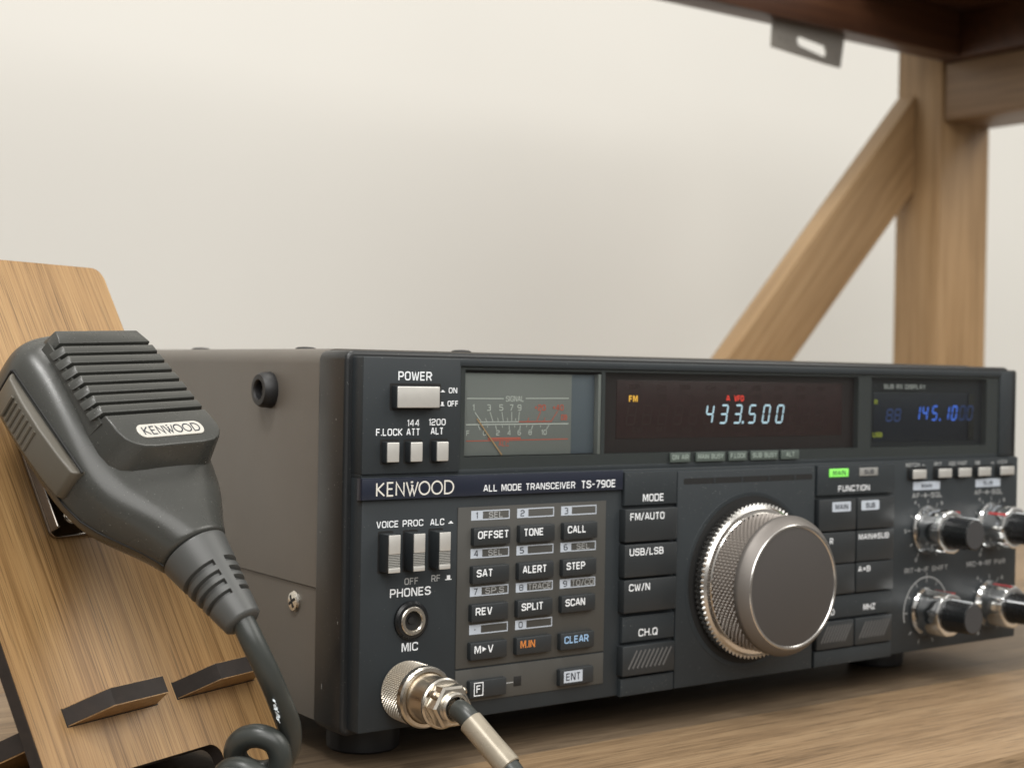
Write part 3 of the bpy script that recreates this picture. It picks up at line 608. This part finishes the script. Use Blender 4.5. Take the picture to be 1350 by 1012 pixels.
# dial panel
dp = MB(); dp.box(128.6, 199.9, P1, .5, -.3, 77.4, .5); dialp = dp.build('dial_panel', M_PANEL, radio)
q = MB(); q.prism(rrect(131.4, 198.2, 72.6, 74.7, .6, 3), P1 - .05, P1 + .2); slot_ = q.build('vent_slot', M_SLOT, dialp)
q = MB()
for x in (146, 160, 174, 188): q.box(x, x + 1, P1 - .12, P1 + .1, 72.7, 74.6)
q.build('slot_rib', M_KEY, dialp)
DX, DZ = 165.4, 36.3
MB().lathe([(32.8, -.2), (32.6, .12), (31.4, .2), (31.0, .05)], ax(DX, P1, DZ), 96, cap1=False).build('dial_collar', M_PANEL, dialp)
MB().lathe([(31.0, .06), (.1, .06)], ax(DX, P1, DZ), 64, cap0=False, cap1=False).build('dial_well', M_SLOT, dialp)
dial = MB().lathe([(27.0, .1), (27.6, 4.4), (26.7, 5.2), (25.3, 5.4), (25.0, 6.0)], ax(DX, P1, DZ), 96, cap0=False, cap1=False).build('tuning_dial', M_RING, radio)
q = MB(); NT = 88
def flut(r, h, t, k): return r - (.75 if (int(round(t / (2 * math.pi) * NT * 4)) % 4) >= 2 else 0) * (1 if k in (1, 2) else .6)
q.lathe([(27.4, .8), (28.8, 1.1), (28.8, 4.0), (27.6, 4.4)], ax(DX, P1, DZ), NT * 4, rfun=flut, cap0=False, cap1=False); q.build('fluted_ring', mat('fluted_metal', (.55, .54, .52), .22, metal=1), dial, ang=20)
q = MB().knurl(ax(DX, P1, DZ), 25.3, 6.0, 17.2, 66, 6, 1.5); q.build('knurled_grip', mat('knurl_metal', (.36, .325, .295), .40, metal=.4), dial, ang=8)
q = MB().lathe([(24.2, 17.2), (25.3, 17.4), (25.4, 18.6), (25.1, 19.4), (22.9, 21.9), (22.5, 22.2)], ax(DX, P1, DZ), 128, cap0=False, cap1=False).build('dial_rim', M_DIAL, dial)
MB().lathe([(22.5, 22.15), (22.2, 22.45), (21.5, 22.45), (21.2, 22.1)], ax(DX, P1, DZ), 128, cap0=False, cap1=False).build('bright_ring', M_RING, dial)
MB().lathe([(21.25, 22.12), (21.0, 22.2), (.01, 22.2)], ax(DX, P1, DZ), 128, cap0=False, cap1=False).build('dial_face', M_DIALF, dial)
# function column
fc = MB().prism([(201.2, 66.0), (246.6, 66.0), (246.6, 77.6), (201.2, 77.6)], P1, .5, .4).build('function_heading', M_PANEL, radio)
q = MB(); text(q, 'FUNCTION', 213.0, 67.3, 18.4, 2.3, P1 - .05); q.build('legend', M_WHITE, fc)
for s_, x0, mt, md in (('MAIN', 207.6, M_E_GRN, M_DARKP), ('SUB', 225.0, M_LAMPOFF, M_DARKP)):
    l_ = MB().box(x0, x0 + 10.8, P1 - .4, P1 + .2, 73.1, 76.3, .15).build('function_lamp', mt, radio)
    q = MB(); text(q, s_, x0 + 5.4, 73.8, 7.4 if s_ == 'MAIN' else 5.6, 1.8, P1 - .46, .19, align='c'); q.build('legend', M_DARKP, l_)
FK = [(64.6, 12.4, 'MAIN', 'SUB'), (51.6, 12.2, 'R', 'MAIN#SUB'), (38.9, 11.6, '', 'A=B')]
for z1, hh, sl, sr in FK:
    for side, s_ in ((0, sl), (1, sr)):
        x0 = (201.4, 223.4)[side]; x1 = (222.6, 245.6)[side]
        k = MB().box(x0, x1, -2.8, .5, z1 - hh, z1, .4).build('function_key', M_KEY, radio); q = MB()
        if s_ in ('MAIN', 'SUB'):
            cx_ = x0 + (12.6 if side == 0 else 7.4); q.prism(rrect(cx_ - 5.3, cx_ + 5.3, z1 - 5.0, z1 - 1.2, .5, 3), -2.88, -2.8); q.build('legend_patch', M_CHIP, k)
            q = MB(); text(q, s_, cx_, z1 - 4.2, 7.4 if s_ == 'MAIN' else 5.6, 2.1, -2.94, .18, align='c'); q.build('legend', M_DARKP, k)
        elif s_:
            if s_ == 'R': text(q, s_, x0 + 6.2, z1 - 4.4, None, 2.3, -2.86)
            else: text(q, s_, x0 + .9, z1 - 3.6, 18.0 if len(s_) > 4 else 7.2, 2.2, -2.86)
            q.build('legend', M_WHITE, k)
fl_ = MB().prism([(201.2, 17.8), (246.4, 17.8), (246.4, 26.6), (201.2, 26.6)], P1, .5, .4).build('step_heading', M_PANEL, radio)
q = MB(); text(q, 'BAND', 203.6, 19.3, 8.4, 2.3, P1 - .05); text(q, 'MHZ', 229.0, 19.8, 7.0, 2.3, P1 - .05); q.build('legend', M_WHITE, fl_)
for x0, x1 in ((201.4, 222.6), (223.4, 245.4)):
    k = MB().box(x0, x1, -2.8, .5, 6.4, 17.0, .4).build('step_key', M_KEY, radio)
    q = MB(); hatch(q, x0 + 2.4, x1 - 1.6, 9.0, 15.4, -2.86, 9, .7); q.build('hatching', M_HATCH, k)
MB().prism([(201.2, -.3), (246.4, -.3), (246.4, 5.8), (201.2, 5.8)], P1, .5, .4).build('panel_foot', M_PANEL, radio)
# right hand block
for k, (x0, wd) in enumerate(((257.4, 9.6), (273.9, 9.6), (287.0, 9.6), (300.4, 9.6), (315.6, 10.8))):
    well(x0 - 1.2, x0 + wd + 1.0, 70.2, 75.6, panel); push('small_button', x0, x0 + wd - .9, 70.9, 74.8, 1.8)
for s_, x, wd in (('NOTCH ^', 255.4, 12), ('RIT', 273.6, 4.8), ('AGC FAST', 283.0, 12.2), ('NB.', 300.8, 3.8), ('^ VOX', 311.6, 11.6)): ptext(M_DIM, s_, x, 75.8, wd, 1.6, -.05, .2)
KN = [(270.0, 49.6), (312.4, 49.4), (270.1, 15.8), (312.1, 15.7)]
chip = MB()
for s_, xc in (('MAIN', 268.9), ('SUB', 309.9)):
    c_ = MB().quad(xc - 8.6, xc + 8.6, 66.1, 69.5, -.05).build('legend_patch', M_CHIP, panel)
    q = MB(); text(q, s_, xc, 66.9, 6.6, 1.8, -.1, .18, align='c'); q.build('patch_lettering', M_DARKP, panel)
    ptext(M_DIM, 'AF-#-SQL', xc + .6, 62.8, 19.4, 2.1, -.05, .18, align='c')
ptext(M_DIM, 'RIT-#-IF SHIFT', 269.8, 32.2, 27.6, 2.1, -.05, .18, align='c'); ptext(M_DIM, 'MIC-#-RF PWR', 309.8, 32.4, 26.8, 2.1, -.05, .18, align='c')
for i, (kx, kz) in enumerate(KN):
    pdim = MB()
    if i == 2:
        pdim.stroke(circ(kx, kz, 14.2, 28, -15, 195), .55, -.05); pdim.stroke([(kx, kz + 14.6), (kx, kz + 16.0)], .4, -.05)
        for a in range(0, 181, 30): pdim.stroke([(kx + r * math.cos(math.radians(a)), kz + r * math.sin(math.radians(a))) for r in (11.8, 13.8)], .35, -.05)
        for a in (-40, -70, 220, 250): pdim.stroke([(kx + r * math.cos(math.radians(a)), kz + r * math.sin(math.radians(a))) for r in (12, 13.8)], .35, -.05)
    else:
        for a in range(-60, 241, 30): pdim.stroke([(kx + r * math.cos(math.radians(a)), kz + r * math.sin(math.radians(a))) for r in (10.8, 12.6)], .35, -.05)
        for a, s_ in ((240, '0'), (180, '5'), (125, '4'), (50, '6'), (0, '8')):
            text(pdim, s_, kx + 14.0 * math.cos(math.radians(a)), kz + 14.0 * math.sin(math.radians(a)) - .8, None, 1.6, -.05, .2, align='c')
    pdim.build('knob_scale', M_DIM, panel)
M_REDL = mat('red_pointer', (.40, .06, .06), .4)
for i, (kx, kz) in enumerate(KN):
    A = ax(kx, 0, kz); ph = (.3, .0, .15, .4)[i]
    q = MB()
    def lob(r, h, t, k, ph=ph):
        return r * (1 - (.032 * (.5 + .5 * math.cos(9 * (t + ph))) * (0, 0, 0, .4, 1, 1, .8, .3, 0)[k]))
    q.lathe([(10.3, .3), (10.3, .7), (9.9, 1.3), (9.5, 2.4), (9.25, 4), (9.1, 11.6), (8.7, 12.5), (8.0, 12.8), (6.6, 12.7)], A, 108, rfun=lob, cap1=False)
    kb = q.build('control_knob', M_CHROME, radio, ang=40)
    q = MB().lathe([(6.9, 12.5), (6.7, 13.2), (6.3, 22.6), (6.1, 23.3), (5.7, 23.55), (.01, 23.55)], A, 60, rfun=lambda r, h, t, k: r * (1 - (.025 * (math.cos(18 * t) > 0) if 0 < k < 3 else 0)), cap1=False).build('inner_knob', M_KNOB, kb)
    MB().lathe([(5.6, 23.58), (.01, 23.6)], A, 40, cap0=False, cap1=False).build('knob_end', M_KNOBF, q)
    a = math.radians((70, 100, 95, 150)[i]); p_ = MB()
    p_.box(-.38, .38, -23.2, -13.2, 6.2, 6.75, M=Matrix.Translation((kx, 0, kz)) @ Matrix.Rotation(-(a - math.pi / 2), 4, 'Y')); p_.build('knob_pointer', M_WHITE, q)
    a = math.radians((62, 140, 78, 100)[i]); p_ = MB()
    p_.box(-.6, .6, -12.6, -3.4, 8.75, 9.25, M=Matrix.Translation((kx, 0, kz)) @ Matrix.Rotation(-(a - math.pi / 2), 4, 'Y')); p_.build('ring_pointer', M_REDL, kb)


# ------------------------------------------------------------------ bamboo stand (its own frame: u across, v up the board, n outwards)
yaw, lean = math.radians(22.8), math.radians(29.12)
bu = Vector((math.cos(yaw), math.sin(yaw), 0)); bn0 = Vector((math.sin(yaw), -math.cos(yaw), 0))
bv = Vector((0, 0, 1)) * math.cos(lean) - bn0 * math.sin(lean); bn = bu.cross(bv)
bO = Vector((-100.83, -2.55, 13.23))
rotB = Matrix((bu, bv, bn)).transposed()
stand = thing('phone_stand', 'bamboo plywood phone stand with black burnt edges leaning beside the radio', 'stand', bO, rotB)
XY = Matrix(((1, 0, 0, 0), (0, 0, 1, 0), (0, -1, 0, 0), (0, 0, 0, 1)))   # prism (x, y, z) -> (u, v, n): u = x, v = z, n = -y
out = []
VT, VB = 150.2, -30.0
for p in rrect(0, 90, 100, VT, 4.5, 5, '1100'): out.append(p)
outline = [(0, VB), (0, VT - 4.5)] + [(4.5 - 4.5 * math.cos(math.radians(a)), VT - 4.5 + 4.5 * math.sin(math.radians(a))) for a in range(0, 91, 15)] + \
          [(85.5 + 4.5 * math.sin(math.radians(a)), VT - 4.5 + 4.5 * math.cos(math.radians(a))) for a in range(0, 91, 15)] + [(90, VT - 6), (90, VB), (64.5, VB), (63.6, -20)] + \
          [(59.6 + 4 * math.cos(math.radians(a)), -19.6 + 4 * math.sin(math.radians(a))) for a in range(10, 91, 16)] + [(26, -15.6), (22.5, -19), (22, VB)]
def board_obj(outl, n0, n1, name):
    q = MB(); q.prism(outl, -n1, -n0, 0, M=XY); return q
bd = board_obj(outline, -4.6, -.25, 'b').build('burnt_edge', M_BURNT, stand)
MB().poly([(0, 0)], 0) if False else None
def face(outl, n_, ins=0): 
    q = MB(); cx_ = 45; q.add([(x, z, n_) for x, z in outl], [tuple(range(len(outl)))]); return q
qf = board_obj([(x + (.25 if x < 1 else -.25 if x > 89 else 0), z) for x, z in outline], -.2, 0, 'f'); qf.build('back_board', M_BAMBOO, stand)
for u0, u1, ue in ((12.2, 39.6, 45.6), (54.1, 81.5, 87.6)):
    MB().box(u0 - .2, ue + .3, 0, 0, 0, 0) if False else None
    q = MB(); q.prism([(u0 - .3, -.3), (ue + .3, -.3), (ue + .3, 5.2), (u0 - .3, 5.2)], -.06, .1, M=XY); q.build('slot', M_SLOT, stand)
    # tab: outline in (u, n), thickness along v
    TV = Matrix(((1, 0, 0, 0), (0, 1, 0, 0), (0, 0, 1, 0), (0, 0, 0, 1)))
    tab = [(u0, .02), (u0 + 3.0, 5.0), (u0 + 6.0, 10.4), (u0 + 7.4, 12.0), (u1, 12.0), (ue, .02)]
    q = MB(); q.prism(tab, .25, 5.0, 0, M=TV); t_ = q.build('support_tab', M_BURNT, stand)
    q = MB(); q.prism([(a + (.15 if i < 3 else -.15), b_ - .1) for i, (a, b_) in enumerate(tab)], 0.0, .24, 0, M=TV); q.prism([(a + (.15 if i < 3 else -.15), b_ - .1) for i, (a, b_) in enumerate(tab)], 5.01, 5.2, 0, M=TV); q.build('tab_face', M_BAMBOO, t_)
# rear foot plate passing behind the board
TV = Matrix.Identity(4)
q = MB(); q.prism([(10, -4.7), (2, -22), (2, -70), (88, -70), (88, -22), (80, -4.7)], -1.0, 4.2, 0, M=TV); rf = q.build('rear_plate', M_BURNT, stand)
q = MB(); q.prism([(10.2, -4.8), (2.2, -22), (2.2, -69.8), (87.8, -69.8), (87.8, -22), (79.8, -4.8)], -1.4, -1.05, 0, M=TV); q.build('plate_face', M_BAMBOO, rf)
# steel hanger plate screwed to the board
q = MB(); q.prism(rrect(28.2, 58, 54.2, 92, 2.2, 4), -1.6, -.3, .25, 2, M=XY); q.prism(rrect(28.2, 29.4, 56, 92, .4, 2), -5, -1.6, .2, 1, M=XY); hg = q.build('hanger_plate', M_DARKMET, stand)
MB().lathe([(2.6, 0), (2.6, .8), (2.0, 1.5), (.01, 1.8)], ax(37.5, 60.5, 1.6, (0, 0, 1)), 20, cap1=False).build('hanger_screw', M_NICKEL, hg)

# ------------------------------------------------------------------ hand microphone (own frame: u across the face, v up the face, n out of the face)
K = 1.065
mu = Vector((0.94042529, 0.33766687, 0.03976633)); mv = Vector((-0.27095544, 0.67365391, 0.68758531)); mn = Vector((0.20538604, -0.65739752, 0.72501385))
MO = Vector((-88.587, 15.425, 117.121))
mic = thing('hand_microphone', 'dark grey hand microphone with coiled cord hanging on the bamboo stand, plugged into the radio', 'microphone', MO, Matrix((mu, mv, mn)).transposed())
C0 = 15.0
def sec(v, hw, nf, nb, ex, ns=48):
    P = []; cn = (nf + nb) / 2; hn = (nf - nb) / 2
    for i in range(ns):
        t = 2 * math.pi * i / ns; c_, s_ = math.cos(t), math.sin(t)
        P.append((K * (C0 + hw * math.copysign(abs(c_) ** (2 / ex), c_)), K * v, K * (cn + hn * math.copysign(abs(s_) ** (2 / ex), s_))))
    return P
SECS = [(10.6, 13.5, -9.5, -23.5, 3.4), (10.2, 17.2, -6.6, -26.5, 3.4), (9.0, 20.0, -4.9, -28.6, 3.4), (6.6, 21.8, -3.8, -29.8, 3.4), (3.4, 22.9, -3.0, -30.4, 3.4), (-1.0, 23.2, -2.8, -30.7, 3.4), (-6, 23.2, -3.0, -31, 3.4),
        (-14, 23.4, -3.8, -31, 3.4), (-22, 23.4, -4.8, -31, 3.4), (-29, 23.3, -5.8, -31, 3.3), (-35, 22.8, -6.6, -31, 3.1), (-41, 21.2, -7.0, -30.8, 2.9), (-46, 19.0, -7.0, -29.6, 2.7), (-51, 15.8, -7.1, -28.0, 2.5), (-56, 12.3, -7.2, -26.6, 2.2), (-60, 10.0, -7.3, -25.8, 2.05), (-61.3, 9.4, -7.4, -25.6, 2.0)]
V = []; F = []
for s_ in SECS: V += sec(*s_)
ns = 48
for k in range(len(SECS) - 1):
    for i in range(ns):
        j = (i + 1) % ns; F.append((k * ns + i, k * ns + j, (k + 1) * ns + j, (k + 1) * ns + i))
F.append(tuple(range(ns))); F.append(tuple((len(SECS) - 1) * ns + i for i in range(ns))[::-1])
q = MB(); q.add(V, F); body = q.build('body', M_MIC, mic, ang=60)
sm = body.modifiers.new('smooth', 'SUBSURF'); sm.levels = 1; sm.render_levels = 2
# parting line along the left flank
pl = []
for (v, hw, nf, nb, ex) in SECS[4:]:
    cn = (nf + nb) / 2; hn = (nf - nb) / 2; sn = -.35; c_ = -(1 - abs(sn) ** ex) ** (1 / ex); pl.append((K * (C0 + hw * c_ * 1.002), K * v, K * (cn + hn * sn)))
MB().tube(pl, .22, 6).build('parting_line', M_SLOT, body)
# grille block
gr = MB()
def rib(v0, v1, first=False):
    tp = lambda v: 1.5 * (-v) / 23
    P = []
    lo0, hi0 = -tp(v0) , 31 + tp(v0); lo1, hi1 = -tp(v1), 31 + tp(v1)
    bm = bmesh.new(); nlo = -9 if first else -3.0
    pts = [(lo0 - 2.6, v0, nlo), (hi0 + 1.6, v0, nlo), (hi1 + 1.6, v1, nlo), (lo1 - 2.6, v1, nlo), (lo0, v0, 0), (hi0, v0, 0), (hi1, v1, 0), (lo1, v1, 0)]
    if first: pts[7] = (lo1 + 1.0, v1, 0); pts[6] = (hi1 - 1.6, v1, 0); pts[3] = (lo1 - .6, v1 + 1.5, nlo); pts[2] = (hi1, v1 + 1.5, nlo)
    vv = [bm.verts.new(Vector(p) * K) for p in pts]
    for f in ((3, 2, 1, 0), (4, 5, 6, 7), (0, 1, 5, 4), (1, 2, 6, 5), (2, 3, 7, 6), (3, 0, 4, 7)): bm.faces.new([vv[i] for i in f])
    bmesh.ops.bevel(bm, geom=[e_ for e_ in bm.edges], offset=.28, segments=2, profile=.5, affect='EDGES', clamp_overlap=True); gr.addbm(bm)
pit = 3.64; gap_ = 1.05
rib(0.55, 5.2, True)
for k in range(7): rib(-pit * k - pit + .5, -pit * k - gap_ + .5)
# lower plate with rounded corners
zt = -pit * 7 - gap_ + .5
low = [(-1.7, zt), (-1.2, -31.5), (-.2, -34.4), (1.6, -36.3), (4.2, -37.3), (8, -37.7), (24, -37.7), (28.4, -37.2), (31.2, -36.0), (32.9, -33.9), (33.5, -31.5), (32.8, zt)]
bm = bmesh.new(); top_ = [bm.verts.new((x * K, z * K, 0)) for x, z in low]; cxm, czm = 15.5, -30
bot_ = [bm.verts.new(((cxm + (x - cxm) * (1.10 if x < cxm else 1.06)) * K, (z if z == zt else czm + (z - czm) * 1.28) * K, -9 * K)) for x, z in low]
bm.faces.new(top_); nl = len(low)
for i in range(nl): bm.faces.new((top_[i], bot_[i], bot_[(i + 1) % nl], top_[(i + 1) % nl]))
bmesh.ops.recalc_face_normals(bm, faces=bm.faces)
bmesh.ops.bevel(bm, geom=[e_ for e_ in bm.edges if all(v in top_ for v in e_.verts)], offset=.5, segments=3, profile=.5, affect='EDGES', clamp_overlap=True); gr.addbm(bm)
for sd in (-1, 1):                                                # closed lower part of the slot ends
    tp = 1.5
    if sd < 0: a0, a1, b0, b1 = -2.4, -.9, -3.3, -1.8
    else: a0, a1, b0, b1 = 30.4, 32.0, 30.4 + tp * 1.25, 32.0 + tp * 1.25
    bm = bmesh.new(); vv = [bm.verts.new(Vector(p) * K) for p in ((a0, 3, -9), (a1, 3, -9), (b1, -26.2, -9), (b0, -26.2, -9), (a0 + (.9 if sd < 0 else 0), 3, -1.9), (a1 - (.9 if sd > 0 else 0), 3, -1.9), (b1 - (.9 if sd > 0 else 0), -27, -1.9), (b0 + (.9 if sd < 0 else 0), -27, -1.9))]
    for f in ((3, 2, 1, 0), (4, 5, 6, 7), (0, 1, 5, 4), (1, 2, 6, 5), (2, 3, 7, 6), (3, 0, 4, 7)): bm.faces.new([vv[k_] for k_ in f])
    gr.addbm(bm)
grille = gr.build('grille', M_MIC, mic, ang=40)
q = MB(); q.prism([(-2.2 * K, -26.8 * K), (33.4 * K, -26.8 * K), (31.8 * K, 2 * K), (-.6 * K, 2 * K)], 2.3 * K, 5.5 * K, M=XY); q.build('grille_backing', M_SLOT, grille)
bp_ = rrect(4.7 * K, 27.2 * K, -34.9 * K, -30.3 * K, 2.2 * K, 6)
q = MB(); q.prism(bp_, -.35, .2, .1, 1, M=XY); badge = q.build('maker_badge', M_BADGE, mic)
q = MB(); logo(q, 6.3 * K, -34.1 * K, 19.6 * K, 3.0 * K, -.40, .42)
q.v = [(a, c_, -b_) for a, b_, c_ in q.v]; q.build('maker_lettering', M_DARKP, badge)
# push-to-talk bar on the left flank
pw = MB(); ptt_prof = [(1.6, -8.8), (0.2, -9.8), (-8, -10.9), (-18, -11.2), (-28, -10.7), (-33.4, -10.0), (-34.4, -8.6)]
bm = bmesh.new(); n0, n1 = -21.5, -12.2
A_ = [bm.verts.new(Vector((u * 1.0, v, n1 + (.8 if k in (0, 6) else 0))) * K) for k, (v, u) in enumerate(ptt_prof)]
B_ = [bm.verts.new(Vector((u * 1.0, v, n0)) * K) for v, u in ptt_prof]
C_ = [bm.verts.new(Vector((-2, v, n1)) * K) for v, u in ptt_prof]; D_ = [bm.verts.new(Vector((-2, v, n0)) * K) for v, u in ptt_prof]
for i in range(6):
    bm.faces.new((A_[i], A_[i + 1], B_[i + 1], B_[i])); bm.faces.new((A_[i], C_[i], C_[i + 1], A_[i + 1])); bm.faces.new((B_[i], B_[i + 1], D_[i + 1], D_[i]))
bm.faces.new((A_[0], B_[0], D_[0], C_[0])); bm.faces.new((A_[6], C_[6], D_[6], B_[6]))
bmesh.ops.recalc_face_normals(bm, faces=bm.faces)
bmesh.ops.bevel(bm, geom=[e_ for e_ in bm.edges if e_.is_manifold and e_.calc_face_angle(0) > .6], offset=.7 * K, segments=3, profile=.5, affect='EDGES', clamp_overlap=True); pw.addbm(bm)
ptt = pw.build('talk_switch', M_PTT, mic, ang=40)
q = MB()
for k in range(7):
    v = -5.0 - k * 2.1; uu = -10.75 - .05 * k
    q.tube([Vector((uu, v, -13.6)) * K, Vector((uu, v, -20.4)) * K], .55 * K, 8)
q.build('grip_rib', M_PTT, ptt)
q = MB(); q.tube([Vector((-7.75, v, -11.4)) * K for v in (2.4, -5, -12, -20, -28, -34.6)], .35 * K, 6); q.tube([Vector((-8.2, 2.3, n)) * K for n in (-11.4, -15, -21)], .35 * K, 6); q.build('switch_gap', M_SLOT, ptt)
# strain relief
AX = Matrix.Identity(4); AXm = Vector((0, -1, 0)).to_track_quat('Z', 'Y').to_matrix().to_4x4(); AXm.translation = Vector((C0, -61, -16.5)) * K
prof = []; L_ = 24.0; NS = 72
for i in range(NS + 1):
    h = L_ * i / NS; r = 9.1 - .17 * min(h, 7) if h < 7 else 7.9 - (h - 7) * .175
    if h > L_ - .6: r -= (h - L_ + .6) * 1.2
    if h < .4: r -= (.4 - h) * 1.5
    prof.append((r * K, h * K))
def relief(r, h, t, k):
    hh = h / K
    for c_ in (8.6, 11.4, 14.2, 17.0):
        if abs(hh - c_) < .62 and abs(math.sin(t * 1.0 + 1.3)) > .22: return r - 1.2 * K
    return r
q = MB(); q.lathe(prof, AXm, 200, rfun=relief); q.build('strain_relief', M_RELIEF, mic, ang=40)
# cord: in world millimetres, converted to the microphone's frame
Rm = Matrix((mu, mv, mn)); 
def loc_(p): return Rm @ (Vector(p) - MO)
def ray_pt(px, py, d):                                       # a measured point of the cord, d mm in front of the lens
    return CAM + (R_ * ((px - 675) / 1937.545) - U_ * ((py - 506) / 1937.545) + W_) * d
pts = [MO + K * (C0 * mu - 80 * mv - 16.5 * mn), MO + K * (C0 * mu - 84.5 * mv - 16.5 * mn)] + [Vector(p) for p in ((-50.9, -31.0, 37.6), (-47.1, -31.9, 29.6), (-42.3, -30.3, 20.8), (-38.2, -28.2, 13.0), (-37.0, -26.0, 7.0))]
cen0 = Vector((-44.3, -26.2, 6.9)) - R_ * 2.0 - U_ * 1.6; rad = 6.7
e1 = R_.copy(); e2 = U_.copy(); N = 5; nst = 22
hel = []
for i in range(int(nst * 4.4)):
    a = math.radians(-28) - 2 * math.pi * i / nst; f = i / nst
    c_ = cen0 + (R_ * (-2.6) + U_ * (-8.4)) * max(0, f - .8) - W_ * 7.2 * (f - .7)
    c_ = Vector((c_.x, c_.y, max(c_.z, ZT + rad + 3.6)))
    hel.append(c_ + (e1 * math.cos(a) + (e2 * .9 - W_ * .35) * math.sin(a)) * rad)
pts += hel
def catmull(P, n=6):
    out = []
    P = [P[0]] + P + [P[-1]]
    for i in range(1, len(P) - 2):
        a, b_, c_, d = P[i - 1:i + 3]
        for k in range(n):
            t = k / n; out.append(.5 * ((2 * b_) + (c_ - a) * t + (2 * a - 5 * b_ + 4 * c_ - d) * t * t + (3 * b_ - a - 3 * c_ + d) * t ** 3))
    out.append(P[-2]); return out
end_h = pts[-1]
pts += [Vector((end_h.x + 6, end_h.y - 3, ZT + 6)), Vector((-20, -84, ZT + 4.4)), Vector((2, -82, ZT + 4.3)), Vector((18, -70, ZT + 4.3)), Vector((22.6, -60, -8.6)), Vector((22.4, -53, -5.0)), Vector((21.5, -48.5, -1.6)), Vector((19.0, -40.5, 4.6)), Vector((17.0, -34, 10.2)), Vector((16.7, -30, 11.3))]
cp = [loc_(p) for p in catmull([Vector(p) for p in pts], 5)]
q = MB(); q.tube(cp, 3.25, 18); cord = q.build('coiled_cord', M_CORD, mic, ang=80)
fk_ = MB(); rnd = random.Random(3)
for k in range(9):
    px, py = 362 + k * .75 + rnd.uniform(-1.3, 1.3), 923 + k * 3.4
    M_ = Matrix.Translation(loc_(ray_pt(px, py, 396.0 + k * .35))) @ Matrix.Rotation(k * .9, 4, 'Y')
    fk_.lathe([(.01, -.3), (.7, -.2), (.9, 0), (.6, .3), (.01, .35)], M_ @ Matrix.Diagonal((rnd.uniform(.25, .6), rnd.uniform(.5, 1.0), .35, 1)), 6, cap0=False, cap1=False)
fk_.build('paint_fleck', M_FLAKE, cord)
# plug (built in world millimetres, stored in the microphone's frame)
class WMB(MB):
    def build(s, *a, **k):
        s.v = [tuple(loc_(p)) for p in s.v]; return MB.build(s, *a, **k)
PX, PZ = 16.8, 11.6
q = WMB(); q.lathe([(9.0, .5), (9.35, .8), (9.35, 1.2), (8.9, 1.3)], ax(PX, 0, PZ), 80, cap0=True, cap1=False); q.knurl(ax(PX, 0, PZ), 9.45, 1.2, 10.3, 46, 7, .75)
plug = q.build('plug', mat('knurled_nickel', (.58, .53, .45), .34, metal=.7), mic, ang=12)
q = WMB(); q.lathe([(9.2, 10.0), (9.55, 10.4), (9.5, 12.2), (9.0, 12.9), (8.0, 13.0), (7.6, 12.4)], ax(PX, 0, PZ), 80, cap0=False, cap1=False); q.build('coupling_ring', M_NICKEL, plug)
q = WMB(); q.lathe([(7.7, 12.4), (7.5, 14.0), (7.1, 20.5), (7.0, 21.0)], ax(PX, 0, PZ), 64, cap0=False, cap1=True); q.build('barrel', M_NICKELD, plug)
q = WMB(); q.lathe([(6.9, 20.8), (7.6, 21.0), (7.7, 21.8), (7.2, 22.3), (6.0, 22.4)], ax(PX, 0, PZ), 64, cap0=False, cap1=False); q.build('collar', M_NICKEL, plug)
q = WMB(); q.lathe([(6.2, 22.3), (6.9, 22.8), (6.9, 26.6), (6.2, 27.4), (4.2, 27.6)], ax(PX, 0, PZ), 6, cap0=False, cap1=False); q.lathe([(4.4, 27.5), (4.6, 28.6), (4.1, 29.2), (3.4, 29.2)], ax(PX, 0, PZ), 40, cap0=False, cap1=False); q.build('clamp_nut', M_NICKEL, plug, ang=20)
for s_ in (-1, 1):
    q = WMB(); q.lathe([(1.3, 0), (1.3, 1.0), (.9, 1.5), (.01, 1.6)], ax(PX - 4.8 * (1 if s_ < 0 else -1), -24.5, PZ + 3.4, (-.8 if s_ < 0 else .8, 0, .6)), 14, cap1=False); q.build('clamp_screw', M_NICKELD, plug)
d_ = (Vector((21.9, -49.2, -2.2)) - Vector((17.3, -35.5, 9.0))); q = WMB(); L2 = d_.length
q.lathe([(3.5, 0), (3.75, .2), (3.7, L2 * .5), (3.85, L2 - .3), (3.45, L2)], ax(17.3, -35.5, 9.0, d_), 32, cap0=False, cap1=False); q.build('cable_sleeve', M_NICKEL if False else mat('yellowed_sleeve', (.34, .30, .235), .28, metal=.3, var=(140, .2), rvar=(160, .1)), plug)

for o in ALL:
    if '_base' in o.keys(): del o['_base']
